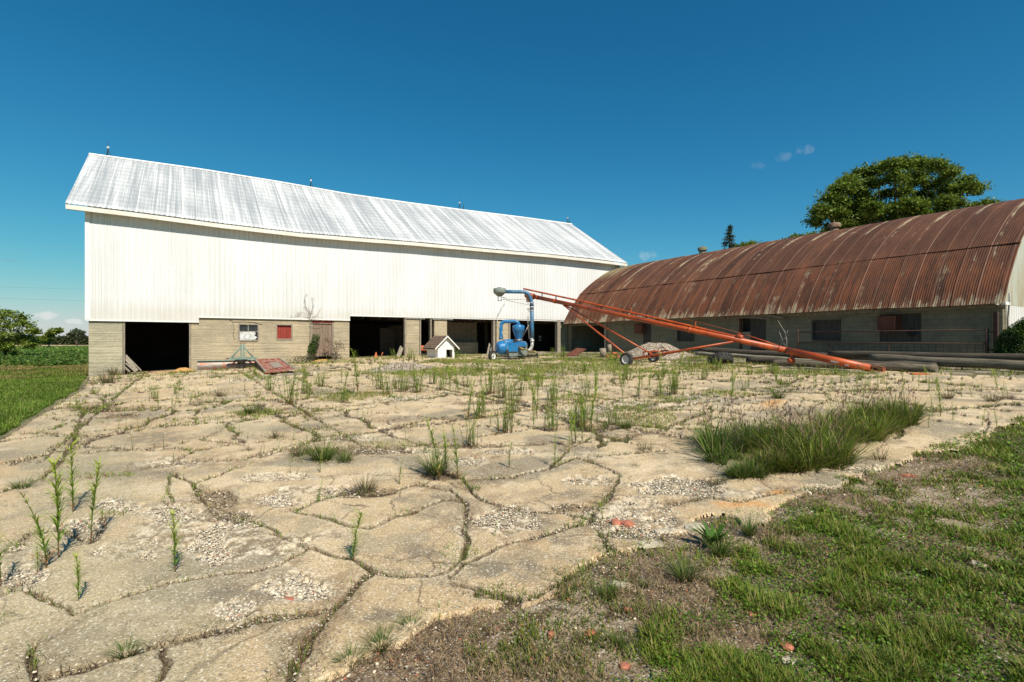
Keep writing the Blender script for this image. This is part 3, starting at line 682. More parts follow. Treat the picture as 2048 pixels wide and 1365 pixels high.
    for a, b in zip(xs[:-1], xs[1:]):
        za, zb = rz_(a)+.03, rz_(b)+.03
        mb.add([(a, 6.42, za-.11), (a, 6.6, za+.02), (a, 6.78, za-.11), (b, 6.42, zb-.11), (b, 6.6, zb+.02), (b, 6.78, zb-.11)], [(0, 3, 4, 1), (1, 4, 5, 2)])
    part(mb, 'ridge_cap', M['whitep'], barn)
    mb = MB()
    for a, b in zip(xs[:-1], xs[1:]):
        za, zb = float(np.interp(a, EX, EZ)), float(np.interp(b, EX, EZ))
        if a < -.6: a = -.70
        if b > 33.2: b = 33.24
        mb.add([(a, -.45, za), (a, -.45, za+.20), (b, -.45, zb+.20), (b, -.45, zb), (a, -.42, za), (b, -.42, zb), (a, -.42, za+.20), (b, -.42, zb+.2)], [(0, 3, 2, 1), (0, 4, 5, 3), (4, 6, 7, 5)])
        mb.add([(a, -.42, za+.03), (b, -.42, zb+.03), (b, .0, zb+.05), (a, .0, za+.05)], [(0, 3, 2, 1)])
    part(mb, 'fascia', M['trim'], barn)
    for x in (-.70, 33.22):
        mb = MB(); z0, z1 = float(ez(x)), float(rz_(x))
        mb.quadslab([(x, -.44, z0-.17), (x, 6.6, z1-.19), (x, 6.6, z1-.015), (x, -.44, z0+.0)], (.04, 0, 0)); mb.quadslab([(x, 13.64, z0-.17), (x, 13.64, z0), (x, 6.6, z1-.015), (x, 6.6, z1-.19)], (.04, 0, 0))
        part(mb, 'bargeboard', M['whitep'], barn)
    # lightning rods along the ridge
    for (px, ht, ball) in ((.13, .75, 1), (11.09, .7, 1), (22.19, .8, 1), (22.53, .5, 0), (32.81, .72, 1), (33.0, .45, 0)):
        z = float(rz_(px))+.03; mb = MB(); mb.tube([(px, 6.6, z), (px, 6.6, z+ht)], .014, 5)
        for k in range(3):
            a = k*2.09; mb.tube([(px+.13*math.cos(a), 6.6+.13*math.sin(a), z-.02), (px, 6.6, z+ht*.6)], .012, 4)
        rod = part(mb, 'lightning_rod', M['wire'], barn)
        if ball:
            bb_ = MB().lathe([(0.001, -.07), (.05, -.05), (.07, 0), (.05, .05), (.001, .07)], (px, 6.6, z+ht*.62), seg=10); g = bb_.build('glass_ball', M['paper']); g.data.transform(Matrix.Translation(-Vector(barn.location))); g.parent = rod
    # foundation
    y0, y1 = .07, .42
    def wl(boxes, m, label=None, name='foundation_wall'):
        mb = MB()
        for (a, za, b, zb) in boxes: mb.box((a, y0, za), (b, y1, zb))
        part(mb, name, m, barn, label)
    wl([(.05, -.4, 1.32, 2.95)], M['foundgrey'], 'grey board-formed corner pier at the left end')
    wl([(4.1, -.3, 6.2, 3.0), (6.2, -.3, 7.2, 1.66), (6.2, 2.56, 7.2, 3.0), (7.2, -.3, 8.02, 3.0), (8.02, -.3, 8.88, 1.72), (8.02, 2.55, 8.88, 3.0), (8.88, -.3, 9.84, 3.0)], M['found'], 'tan concrete wall with two small windows')
    wl([(11.09, 0, 11.95, 3.0)], M['found']); wl([(15.40, .2, 16.24, 3.0)], M['found']); wl([(17.25, .2, 18.12, 3.0)], M['found']); wl([(21.78, .2, 22.72, 3.0)], M['found'])
    # second skin of the far walls beyond the last post
    for (x0, x1, zt_) in ((15.28, 15.38, 3.12), (16.26, 16.34, 3.12), (16.97, 17.05, 3.12), (21.5, 21.66, 3.12), (22.74, 22.84, 3.1)):
        part(MB().box((x0, .03, .5), (x1, .3, zt_)), 'door_jamb', M['wood'], barn)
    part(MB().box((26.78, -.06, .6), (27.06, .25, 3.12)), 'corner_post', M['wood'], barn, 'weathered split corner post')
    part(MB().box((1.34, .05, .0), (1.41, .3, 2.9)), 'door_jamb', M['wood'], barn)
    part(MB().box((4.02, .05, .1), (4.09, .3, 2.9)), 'door_jamb', M['wood'], barn)
    part(MB().box((15.3, -.005, 3.0), (16.6, .03, 3.10)), 'door_track', M['metal'], barn)
    part(MB().box((17.1, -.005, 2.99), (18.5, .03, 3.09)), 'door_track', M['metal'], barn)
    # window with torn white sheet
    fr = MB()
    for a, b in (((6.2, .06, 1.66), (6.27, .2, 2.56)), ((7.13, .06, 1.66), (7.2, .2, 2.56)), ((6.27, .06, 2.49), (7.13, .2, 2.56)), ((6.27, .03, 1.62), (7.16, .2, 1.70)), ((6.66, .08, 2.15), (6.70, .14, 2.49)), ((6.27, .08, 2.12), (7.13, .13, 2.16))): fr.box(a, b)
    wn_ = part(fr, 'window', M['wood'], barn, 'broken window half covered by a torn white sheet')
    def sub(mb, name, m, par, label=None):
        o = mb.build(name, m); o.data.transform(Matrix.Translation(-Vector(barn.location))); o.parent = par
        if label: o['label'] = label
        return o
    sub(MB().quadslab([(6.28, .055, 1.70), (7.0, .05, 1.71), (7.10, .03, 1.84), (6.98, .05, 1.93), (7.05, .045, 2.06), (6.95, .055, 2.13), (6.28, .06, 2.11)], (0, .008, 0)), 'white_sheet', M['paper'], wn_)
    sub(MB().box((6.27, .15, 2.16), (7.13, .16, 2.49)), 'pane', M['glass'], wn_); sub(MB().box((6.27, .15, 1.7), (7.13, .16, 2.12)), 'pane', M['dark'], wn_)
    fr = MB()
    for a, b in (((8.02, .06, 1.72), (8.09, .22, 2.55)), ((8.81, .06, 1.72), (8.88, .22, 2.55)), ((8.09, .06, 2.5), (8.81, .22, 2.55)), ((8.04, .04, 1.70), (8.86, .22, 1.77))): fr.box(a, b)
    wr = part(fr, 'window', M['wood'], barn, 'window boarded up with red planks')
    sub(MB().box((8.09, .17, 1.77), (8.81, .2, 2.5)), 'red_board', M['redboard'], wr)
    part(MB().tube([(5.8, .07, 2.72), (6.0, .065, 2.62), (6.5, .065, 2.645), (7.0, .065, 2.60), (7.35, .065, 2.50)], .016, 4), 'wall_crack', M['black'], barn); part(MB().tube([(6.9, .068, 1.6), (6.95, .068, 1.3), (6.9, .068, 1.0)], .006, 3), 'wall_crack', M['black'], barn); part(MB().tube([(5.95, .068, 2.6), (6.02, .068, 2.3), (5.97, .068, 1.9), (6.05, .068, 1.7)], .012, 3), 'wall_crack', M['black'], barn)
    # plank door
    dr = MB().box((9.92, .16, .78), (11.0, .22, 2.62)); d = part(dr, 'plank_door', M['greywood'], barn, 'weathered grey plank door with a rotted bottom')
    part(MB().box((9.84, .1, .5), (9.93, .3, 2.95)).box((11.0, .1, .5), (11.09, .3, 2.95)).box((9.93, .1, 2.62), (11.0, .3, 2.98)), 'door_frame', M['wood'], barn)
    part(MB().box((9.93, .09, 2.66), (11.0, .12, 2.96)), 'lintel_board', M['redboard'], barn)
    sub(MB().box((10.1, .14, 1.0), (10.18, .16, 1.06)), 'latch', M['black'], d)
    # posted notices inside the far doorway
    a = onY(1087, 665, 3.0)
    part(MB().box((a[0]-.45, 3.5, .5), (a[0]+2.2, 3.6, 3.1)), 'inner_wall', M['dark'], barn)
    part(MB().box((a[0]-.11, 3.47, 1.88), (a[0]+.12, 3.49, 2.08)).box((a[0]-.11, 3.47, 1.66), (a[0]+.12, 3.49, 1.80)), 'posted_notice', M['paper'], barn)
build_barn()

# ------------------------------------------------------------------ arched-roof shed
ARC = [(27.27, 2.90), (27.75, 3.74), (28.45, 4.68), (28.85, 5.10), (29.4, 5.56), (30.1, 6.08), (31.1, 6.70), (32.3, 7.22), (33.4, 7.50)]
def arc_pts(n):
    P = [Vector((a, 0, b)) for a, b in ARC]; Q = []
    P = [P[0]*2-P[1]]+P+[Vector((34.5, 0, 7.22))]
    for i in range(1, len(P)-2):
        for k in range(8):
            t = k/8; a, b, c, d = P[i-1], P[i], P[i+1], P[i+2]
            Q.append(.5*((2*b)+(c-a)*t+(2*a-5*b+4*c-d)*t*t+(3*b-a-3*c+d)*t**3))
    Q.append(P[-2]); L = [0]
    for a, b in zip(Q[:-1], Q[1:]): L.append(L[-1]+(b-a).length)
    s = np.linspace(0, L[-1], n); return np.interp(s, L, [q.x for q in Q]), np.interp(s, L, [q.z for q in Q]), s
shed = thing('arched_shed', 'low block shed with a rusty curved corrugated roof running toward the right edge', 'shed', (33.4, -12, 1.0))
def build_shed():
    ax, az, s = arc_pts(60)
    def panel(i0, i1, lift, y1, name, side=1):
        pitch = .0762; y = np.arange(-24.55, y1, pitch/4); ph = (y/pitch)*2*math.pi
        cor = .010*np.sin(ph)+.010*((np.floor(-y/.66)-(-y/.66)+1) < .06)
        X = np.repeat(ax[i0:i1, None], len(y), 1); Z = np.repeat(az[i0:i1, None], len(y), 1); Y = np.repeat(y[None], i1-i0, 0)
        dx = np.gradient(ax)[i0:i1]; dz = np.gradient(az)[i0:i1]; L = np.hypot(dx, dz); nx = -dz/L; nz = dx/L
        und = .05*(fbm(Y*.35, s[i0:i1, None]*.6+Y*0, 401, 3)-.5)+.04*(vn(Y*1.2, np.repeat(s[i0:i1, None]*.5, len(y), 1), 403)-.5)*(1 if lift == 0 else .6)
        dd = cor[None]+und+lift
        if lift: dd = dd+.03*vn(Y*1.6, Y*0, 409)*np.exp(-(s[i0:i1]-s[i0])/.25)[:, None]
        else:
            Z = Z+.06*(vn(Y*.3, Y*0, 411)-.5)
        X = X+nx[:, None]*dd; Z = Z+nz[:, None]*dd
        if side < 0: X = 2*33.4-X
        V = np.stack([X, Y, Z], -1).reshape(-1, 3); UV = np.stack([-Y, np.repeat(s[i0:i1, None], len(y), 1)], -1).reshape(-1, 2)
        n = len(y); idx = np.arange((i1-i0)*n).reshape(i1-i0, n)
        q = np.stack([idx[:-1, :-1], idx[1:, :-1], idx[1:, 1:], idx[:-1, 1:]], -1).reshape(-1, 4)
        if side > 0: q = q[:, ::-1]
        npmesh(name, V-np.array(shed.location), q, M['rust'], smooth=True, parent=shed, uv=UV)
    ks = int(np.argmin(np.abs(az-5.12)))
    panel(0, ks+2, 0, -.03, 'roof'); panel(ks, 60, .02, .25, 'roof'); panel(0, 60, 0, -.03, 'roof', -1)
    # front wall with openings  (y ranges, z ranges), face at x=27.8
    ops = [(-4.05, -.35, .6, 2.72), (-8.15, -7.5, 1.0, 2.75), (-11.35, -10.15, 1.63, 2.35), (-15.60, -14.22, 1.05, 2.80), (-19.05, -17.82, 1.64, 2.56), (-21.98, -20.55, 1.60, 2.70)]
    mb = MB(); ycur = 0.0; X0, X1 = 27.8, 28.02
    for (a, b, z0, z1) in sorted(ops, key=lambda o: -o[1]):
        mb.box((X0, b, .4), (X1, ycur, 2.95)); mb.box((X0, a, .4), (X1, b, z0)) if z0 > .9 else None; mb.box((X0, a, z1), (X1, b, 2.95)); ycur = a
    mb.box((X0, -24.1, .4), (X1, ycur, 2.95))
    part(mb, 'block_wall', M['block'], shed)
    part(MB().box((27.72, -24.38, .5), (28.1, -24.1, 2.95)), 'corner_pier', M['block'], shed, 'sunlit end pier of the block wall')
    part(MB().box((27.66, -24.4, 2.78), (27.72, -13.5, 3.0)).box((27.66, -13.4, 2.80), (27.7, -4.2, 2.98)), 'fascia_board', M['wood'], shed)
    part(MB().quadslab([(27.64, -15.9, 2.66), (27.64, -13.6, 2.86), (27.64, -13.6, 2.93), (27.64, -15.9, 2.72)], (.04, 0, 0)).quadslab([(27.60, -16.6, 2.66), (27.60, -15.6, 2.86), (27.60, -15.6, 2.97), (27.60, -16.6, 2.76)], (.05, 0, 0)), 'loose_board', M['wood'], shed)
    # back room of the open bay
    part(MB().box((31.6, -4.3, .6), (31.75, -.1, 3.0)).box((28.05, -4.3, .6), (31.6, -4.15, 3.0)), 'bay_wall', M['block'], shed)
    part(MB().box((27.72, -4.22, .8), (27.82, -4.02, 2.95)), 'bay_post', M['wood'], shed)
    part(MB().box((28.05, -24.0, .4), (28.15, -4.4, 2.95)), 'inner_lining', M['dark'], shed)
    def sub(mb, name, m, par, label=None):
        o = mb.build(name, m); o.data.transform(Matrix.Translation(-Vector(shed.location))); o.parent = par
        if label: o['label'] = label
        return o
    def window(a, b, z0, z1, lab):
        f = MB(); t = .07
        f.box((27.77, a, z0), (27.9, a+t, z1)).box((27.77, b-t, z0), (27.9, b, z1)).box((27.77, a+t, z1-t), (27.9, b-t, z1)).box((27.76, a+t, z0), (27.9, b-t, z0+t))
        wdw = part(f, 'window', M['darkwood'], shed, lab); sub(MB().box((27.86, a+t, z0+t), (27.88, b-t, z1-t)), 'shutter_board', M['darkwood'], wdw)
    window(-11.35, -10.15, 1.63, 2.35, 'boarded window behind the auger tube'); window(-19.05, -17.82, 1.64, 2.56, 'boarded window behind the wire gate')
    def door(a, b, z0, z1, lab):
        d = part(MB().box((27.84, a, z0), (27.9, b, z1)), 'door', M['darkwood'], shed, lab)
        return d
    door(-8.15, -7.5, 1.0, 2.75, 'dark narrow door'); d = door(-15.60, -14.75, 1.05, 2.8, 'dark plank door with a grey plank frame')
    part(MB().box((27.76, -14.26, 1.05), (27.84, -14.16, 2.8)), 'jamb', M['brownsteel'], shed)
    part(MB().box((27.84, -14.75, 1.05), (27.9, -14.26, 2.1)), 'door', M['wood'], shed, 'pale lower door leaf with an open hatch above')
    p = part(MB().box((27.84, -21.98, 1.6), (27.9, -20.55, 2.7)), 'wooden_panel', M['darkwood'], shed, 'dark wooden wall panel with a small arched hole')
    sub(MB().lathe([(.001, 0), (.16, 0), (.16, .01), (.001, .012)], (27.835, -21.66, 1.95), (-1, 0, 0), 16), 'hole', M['dark'], p)
    # sheet-metal fan hoods
    def hood(a, b, z0, z1, lab, dep=.42):
        pts = [(27.78, a, z1), (27.78-dep, a+.03, z1-.06), (27.78-dep*.92, a+.05, z0), (27.78, a, z0)]
        mb = MB(); L = [Vector(q) for q in pts]; Rr = [Vector((q[0], b-(.03 if i in (1, 2) else 0), q[2])) for i, q in enumerate(pts)]
        mb.add(L+Rr, [(0, 1, 2, 3), (7, 6, 5, 4), (0, 4, 5, 1), (1, 5, 6, 2)]); part(mb, 'fan_hood', M['brownsteel'], shed, lab)
    hood(-21.34, -20.66, 2.08, 2.66, 'large rusty brown fan hood near the right end', .5); hood(-7.72, -7.0, 2.12, 2.72, 'small rusty fan hood by the narrow door', .3)
    # near gable end
    axs = np.concatenate([ax, 2*33.4-ax[::-1][1:]]); azs = np.concatenate([az, az[::-1][1:]])
    V = [(x, -24.3, z-.05) for x, z in zip(axs, azs)]+[(axs[-1], -24.3, 2.86)]
    mb = MB(); n = len(axs); ctr = [(float(x), -24.3, 2.86) for x in axs]
    mb.add([(float(x), -24.3, float(z)-.04) for x, z in zip(axs, azs)]+ctr, [(i, i+1, n+i+1, n+i) for i in range(n-1)]); g = part(mb, 'gable_cladding', M['gable'], shed)
    xs, off = ribs(28.12, 38.9, .2286)
    mb = MB(); k = len(xs); mb.add([(x, -24.3-o-.01, .5) for x, o in zip(xs, off)]+[(x, -24.3-o-.01, 2.87) for x, o in zip(xs, off)], [(i, i+1, k+i+1, k+i) for i in range(k-1)]); part(mb, 'lower_siding', M['siding'], shed)
    part(MB().box((39.0-.3, -24.2, .4), (38.9, 0, 2.95)), 'rear_wall', M['block'], shed)
    part(MB().tube([(27.95, -24.45, .8), (27.95, -24.45, 2.4), (27.9, -24.5, 2.9), (27.75, -24.55, 3.25)], .025, 8), 'conduit', M['metal'], shed)
    part(MB().box((27.5, -24.52, 2.86), (27.95, -24.40, 2.96)), 'gutter_bracket', M['whitep'], shed)
    for (y, m, lab) in ((-7.4, 'ventgreen', 'mossy green ridge ventilator'), (-15.9, 'ventrust', 'rusty ridge ventilator')):
        c = (33.4, y, 7.38); v = part(MB().lathe([(.30, -.05), (.22, .12), (.20, .34)], c, seg=16).lathe([(.30, .32), (.31, .5), (.27, .55), (.001, .58)], c, seg=16), 'ventilator', M[m], shed, lab)
        sub(MB().lathe([(.035, .56), (.02, .66), (.005, .76)], c, seg=6), 'finial', M['ventrust'], v)
build_shed()

# ------------------------------------------------------------------ gate beside the shed
def build_gate():
    g = thing('cattle_gate', 'rusty steel gate with wire mesh in front of the block shed', 'gate', (26.6, -24.3, tz(26.6, -24.3)))
    x = 26.6; f = MB()
    for z in (2.0, 1.54): f.tube([(x, -24.3, z), (x, -17.88, z+.02)], .022, 6)
    f.tube([(x, -17.88, .9), (x, -17.88, 2.12)], .035, 6); f.tube([(x, -21.4, .9), (x, -21.4, 1.54)], .022, 6); f.tube([(x, -19.2, .9), (x, -19.2, 1.54)], .014, 6); f.tube([(x, -24.3, .85), (x, -24.3, 2.04)], .05, 6)
    part(f, 'gate_frame', M['gatesteel'], g)
    m_ = MB()
    for i in range(29): y = -24.2+i*.22; m_.tube([(x, y, .92), (x, y, 1.54)], .007, 3, False)
    for i in range(6): z = .98+i*.1; m_.tube([(x, -24.25, z), (x, -17.9, z)], .007, 3, False)
    part(m_, 'wire_mesh', M['gatesteel'], g)
    part(MB().box((x-.05, -24.58, .8), (x+.07, -24.46, 2.6)).box((x-.04, -24.45, 1.3), (x+.02, -24.36, 1.36)).box((x-.04, -24.45, 1.9), (x+.02, -24.36, 1.96)), 'hinge_post', M['gatesteel'], g)
build_gate()
print('T', round(time.time()-_T0, 1))
# ------------------------------------------------------------------ machines
def wheel(root, c, axis, R_, w_, name='wheel', label=None):
    hub = MB().lathe([(.001, -w_*.42), (R_*.12, -w_*.42), (R_*.13, -w_*.2), (.001, w_*.3)], c, axis, 12)
    wh = part(hub, name, M['metal'], root, label)
    def sub(mb, nm, m):
        o = mb.build(nm, m); q = wh; T = Matrix.Identity(4); ch = []
        while q is not None: ch.append(q); q = q.parent
        for q in reversed(ch): T = T @ Matrix.LocRotScale(q.location, q.rotation_euler, None)
        o.data.transform(T.inverted()); o.parent = wh; return o
    pr = [(R_*.60, -w_*.42), (R_*.66, -w_*.5), (R_*.86, -w_*.52), (R_*.97, -w_*.40), (R_, -w_*.2), (R_*.985, -w_*.18), (R_*.985, -w_*.05), (R_, -w_*.03), (R_, w_*.03), (R_*.985, w_*.05), (R_*.985, w_*.18), (R_, w_*.2), (R_*.97, w_*.40), (R_*.86, w_*.52), (R_*.66, w_*.5), (R_*.60, w_*.42)]
    sub(MB().lathe(pr, c, axis, 28), 'tyre', M['rubber'])
    sub(MB().lathe([(R_*.60, -w_*.44), (R_*.56, -w_*.40), (R_*.52, -w_*.1), (R_*.3, -w_*.22), (R_*.13, -w_*.2), (.001, -w_*.2), (.001, w_*.1), (R_*.5, w_*.1), (R_*.6, w_*.44)], c, axis, 24), 'rim', M['rim'])
    return wh
def arcpts(a, b, c, n=8):     # quadratic bend a -> c with control b
    a, b, c = Vector(a), Vector(b), Vector(c)
    return [a*(1-t)**2+b*2*t*(1-t)+c*t*t for t in [i/n for i in range(n+1)]]

def build_blower():
    g0 = G(1015, 719.5); t0 = depth(g0); S = t0/F/7.585
    def L(cx, cy, d=0.): return atT(960+cx/7.585, 560+cy/7.585, t0+d)
    root = thing('grain_blower', 'blue pneumatic grain blower on two wheels with a tall bent discharge pipe', 'grain blower', g0)
    px = lambda n: n*S
    right = Vector((CA, -SA, 0)); fwd = Vector((SA, CA, 0))
    ax = (right*.8-fwd*.6).normalized()
    wheel(root, L(190, 1155, -.1), -ax, px(84), .17, label='left wheel'); wheel(root, L(640, 1165, .7), -ax, px(76), .17, label='right wheel')
    part(MB().tube([L(190, 1155, -.0), L(640, 1165, .65)], .035, 8), 'axle', M['black'], root)
    # frame and hitch
    fr = MB(); a = L(560, 1165, -.1); b = L(885, 1160, -.5)
    fr.tube([a, b], .035, 6).tube([L(560, 1135, .3), L(885, 1145, -.35)], .03, 6).tube([L(400, 1140, .1), L(600, 1150, .1)], .04, 6).tube([L(860, 1080, -.45), L(875, 1190, -.45)], .045, 6)
    part(fr, 'hitch_frame', M['black'], root)
    part(MB().tube([L(600, 1030, -.2), L(660, 1055, -.25)], .06, 10).tube([L(655, 1050, -.25), L(800, 1090, -.4)], .033, 8).tube([L(790, 1085, -.4), L(868, 1105, -.45)], .06, 8), 'driveshaft', simple('dirty_yellow_paint', (.33, .26, .11), (.16, .12, .06), 8), root)
    # fan drum
    c = L(320, 1032, 0); d = (-right*.86-fwd*.5).normalized(); r = px(108)
    pr = [(.001, -.34), (r*.7, -.34), (r*.93, -.30), (r, -.2), (r, .0), (r*.985, .015), (r*.97, .03), (r*.985, .045), (r*.96, .08), (r*.9, .10), (r*.92, .125), (r*.88, .15), (r*.76, .17), (r*.78, .195), (r*.7, .22), (r*.45, .235), (.001, .24)]
    part(MB().lathe(pr, c, d, 32), 'fan_drum', M['blue'], root)
    part(MB().lathe([(.001, -.3), (px(52), -.3), (px(55), -.2), (px(55), .2), (px(48), .26), (.001, .26)], L(425, 958, .2), d, 22), 'blower_cylinder', M['blue'], root)
    # blue cover
    cv = MB(); f0 = [(425, 1090), (425, 1005), (500, 960), (600, 935), (670, 945), (700, 985), (695, 1015), (600, 1012), (575, 1035), (575, 1090)]
    front = [L(x, y, -.22) for x, y in f0]; back = [L(x+25, y-8, .45) for x, y in f0]; n = len(f0)
    cv.add(front+back, [tuple(range(n))[::-1], tuple(range(n, 2*n))]+[(i, (i+1) % n, n+(i+1) % n, n+i) for i in range(n)])
    part(cv, 'cover', M['blue'], root)
    lo = [L(x, y, -.15) for x, y in ((430, 1088), (572, 1088), (572, 1160), (440, 1165))]; part(MB().quadslab(lo, fwd*.4), 'gear_case', M['greyp'], root)
    lo = [L(x, y, -.05) for x, y in ((580, 1030), (715, 990), (720, 1090), (700, 1150), (580, 1150))]; part(MB().quadslab(lo, fwd*.35), 'gear_case', M['greyp'], root, 'grey casing behind the driveshaft')
    part(MB().quadslab([L(x, y, -.26) for x, y in ((395, 1070), (430, 1060), (450, 1185), (400, 1175))], fwd*.2), 'jack_bracket', M['black'], root)
    # cone hopper
    top = L(585, 700, .1); H = px(210)
    hp = part(MB().lathe([(px(38), -H), (px(40), -H+.02), (px(88), -px(74)), (px(92), -px(70)), (px(92), 0), (px(86), px(6)), (px(42), px(18)), (px(34), px(24)), (.001, px(24))], top, seg=28), 'cyclone_hopper', M['blue'], root)
    part(MB().lathe([(px(60), -H-.02), (px(66), -H-.01), (px(66), -H+.02), (px(40), -H+.03)], top, seg=20), 'mounting_ring', M['metal'], root)
    part(MB().tube([L(318, 905, .05), L(318, 840, .05), L(318, 750, .05), L(318, 710, .06)]+arcpts(L(318, 700, .06), L(322, 634, .08), L(400, 632, .08))[1:]+[L(465, 632, .09)]+arcpts(L(520, 632, .1), L(584, 632, .1), L(585, 690, .1))[0:], px(27), 16), 'transfer_pipe', M['blue'], root)
    part(MB().tube([L(318, 862, .05), L(318, 908, .05)], px(33), 16), 'pipe_clamp', M['bluepipe'], root)
    part(MB().tube([L(462, 632, .09), L(470, 632, .09)], px(30), 16), 'pipe_clamp', M['bluepipe'], root)
    # tall discharge pipe
    p = [L(790, 890, .1), L(788, 700, .1), L(785, 480, .1), L(775, 350, .1)]
    part(MB().tube([L(792, 905, .1), L(789, 700, .1), L(784, 330, .1)], px(29), 16), 'riser_pipe', M['bluepipe'], root, 'streaked vertical pipe')
    part(MB().tube([L(779, 345, .1)]+arcpts(L(778, 330, .1), L(765, 188, .1), L(645, 184, .08), 10)+[L(500, 182, .05), L(380, 180, .05)], px(27), 16), 'top_elbow', M['bluepipe'], root)
    for y in (348, 412, 465, 893): part(MB().tube([L(784, y-6, .1), L(784, y+6, .1)], px(33), 16), 'pipe_band', M['chrome'], root)
    part(MB().tube([L(640, 184, .08), L(646, 184, .08)], px(31), 16), 'pipe_band', M['chrome'], root)
    part(MB().tube([L(784, 372, .1), L(784, 395, .1)], px(33.5), 16), 'rubber_sleeve', M['black'], root); part(MB().tube([L(784, 432, .1), L(784, 455, .1)], px(32), 16), 'rubber_sleeve', M['black'], root)
    part(MB().tube([L(790, 905, .1), L(790, 950, .1)], px(31), 16).tube([L(790, 950, .1)]+arcpts(L(790, 975, .1), L(790, 1045, .1), L(725, 1085, .05))[0:], px(26), 16), 'lower_elbow', M['chrome'], root)
    cy = L(297, 135, .05); part(MB().lathe([(px(30), -px(120)), (px(34), -px(118)), (px(88), -px(68)), (px(94), -px(62)), (px(96), px(-4)), (px(90), px(4)), (px(35), px(14)), (px(30), px(22)), (.001, px(23))], cy, seg=28), 'receiver_cyclone', M['greyp'], root)
    mb = MB()
    for (x0, y0, x1, y1) in ((275, 262, 275, 320), (320, 262, 325, 318), (275, 318, 330, 318), (330, 268, 390, 262), (345, 300, 400, 282)): mb.tube([L(x0, y0), L(x1, y1)], px(7), 5)
    part(mb, 'spout_bracket', M['metal'], root)
    mb = MB().tube([L(385, 296), L(690, 298), L(715, 318), L(735, 372)], .012, 5).tube([L(390, 308), L(560, 345), L(738, 380)], .012, 5).tube([L(735, 440, -.05), L(722, 640, -.05), L(745, 900, -.02)], .02, 5).tube([L(755, 440, -.05), L(740, 640, -.05), L(755, 900, -.02)], .014, 5).tube([L(715, 445, 0), L(760, 440, 0)], .03, 5)
    mb.tube([L(630, 905, -.05), L(740, 685, -.05)], .014, 5).tube([L(480, 940, -.1), L(640, 915, -.1)], .015, 5)
    part(mb, 'support_rod', M['metal'], root)
    part(MB().tube([L(372, 320), L(368, 368), L(268, 530), L(252, 590), L(285, 680), L(330, 780), L(425, 1060, -.25)], px(6), 6).tube([L(385, 365), L(285, 530), L(262, 570)], px(4), 5), 'hose', M['chrome'], root)
build_blower()

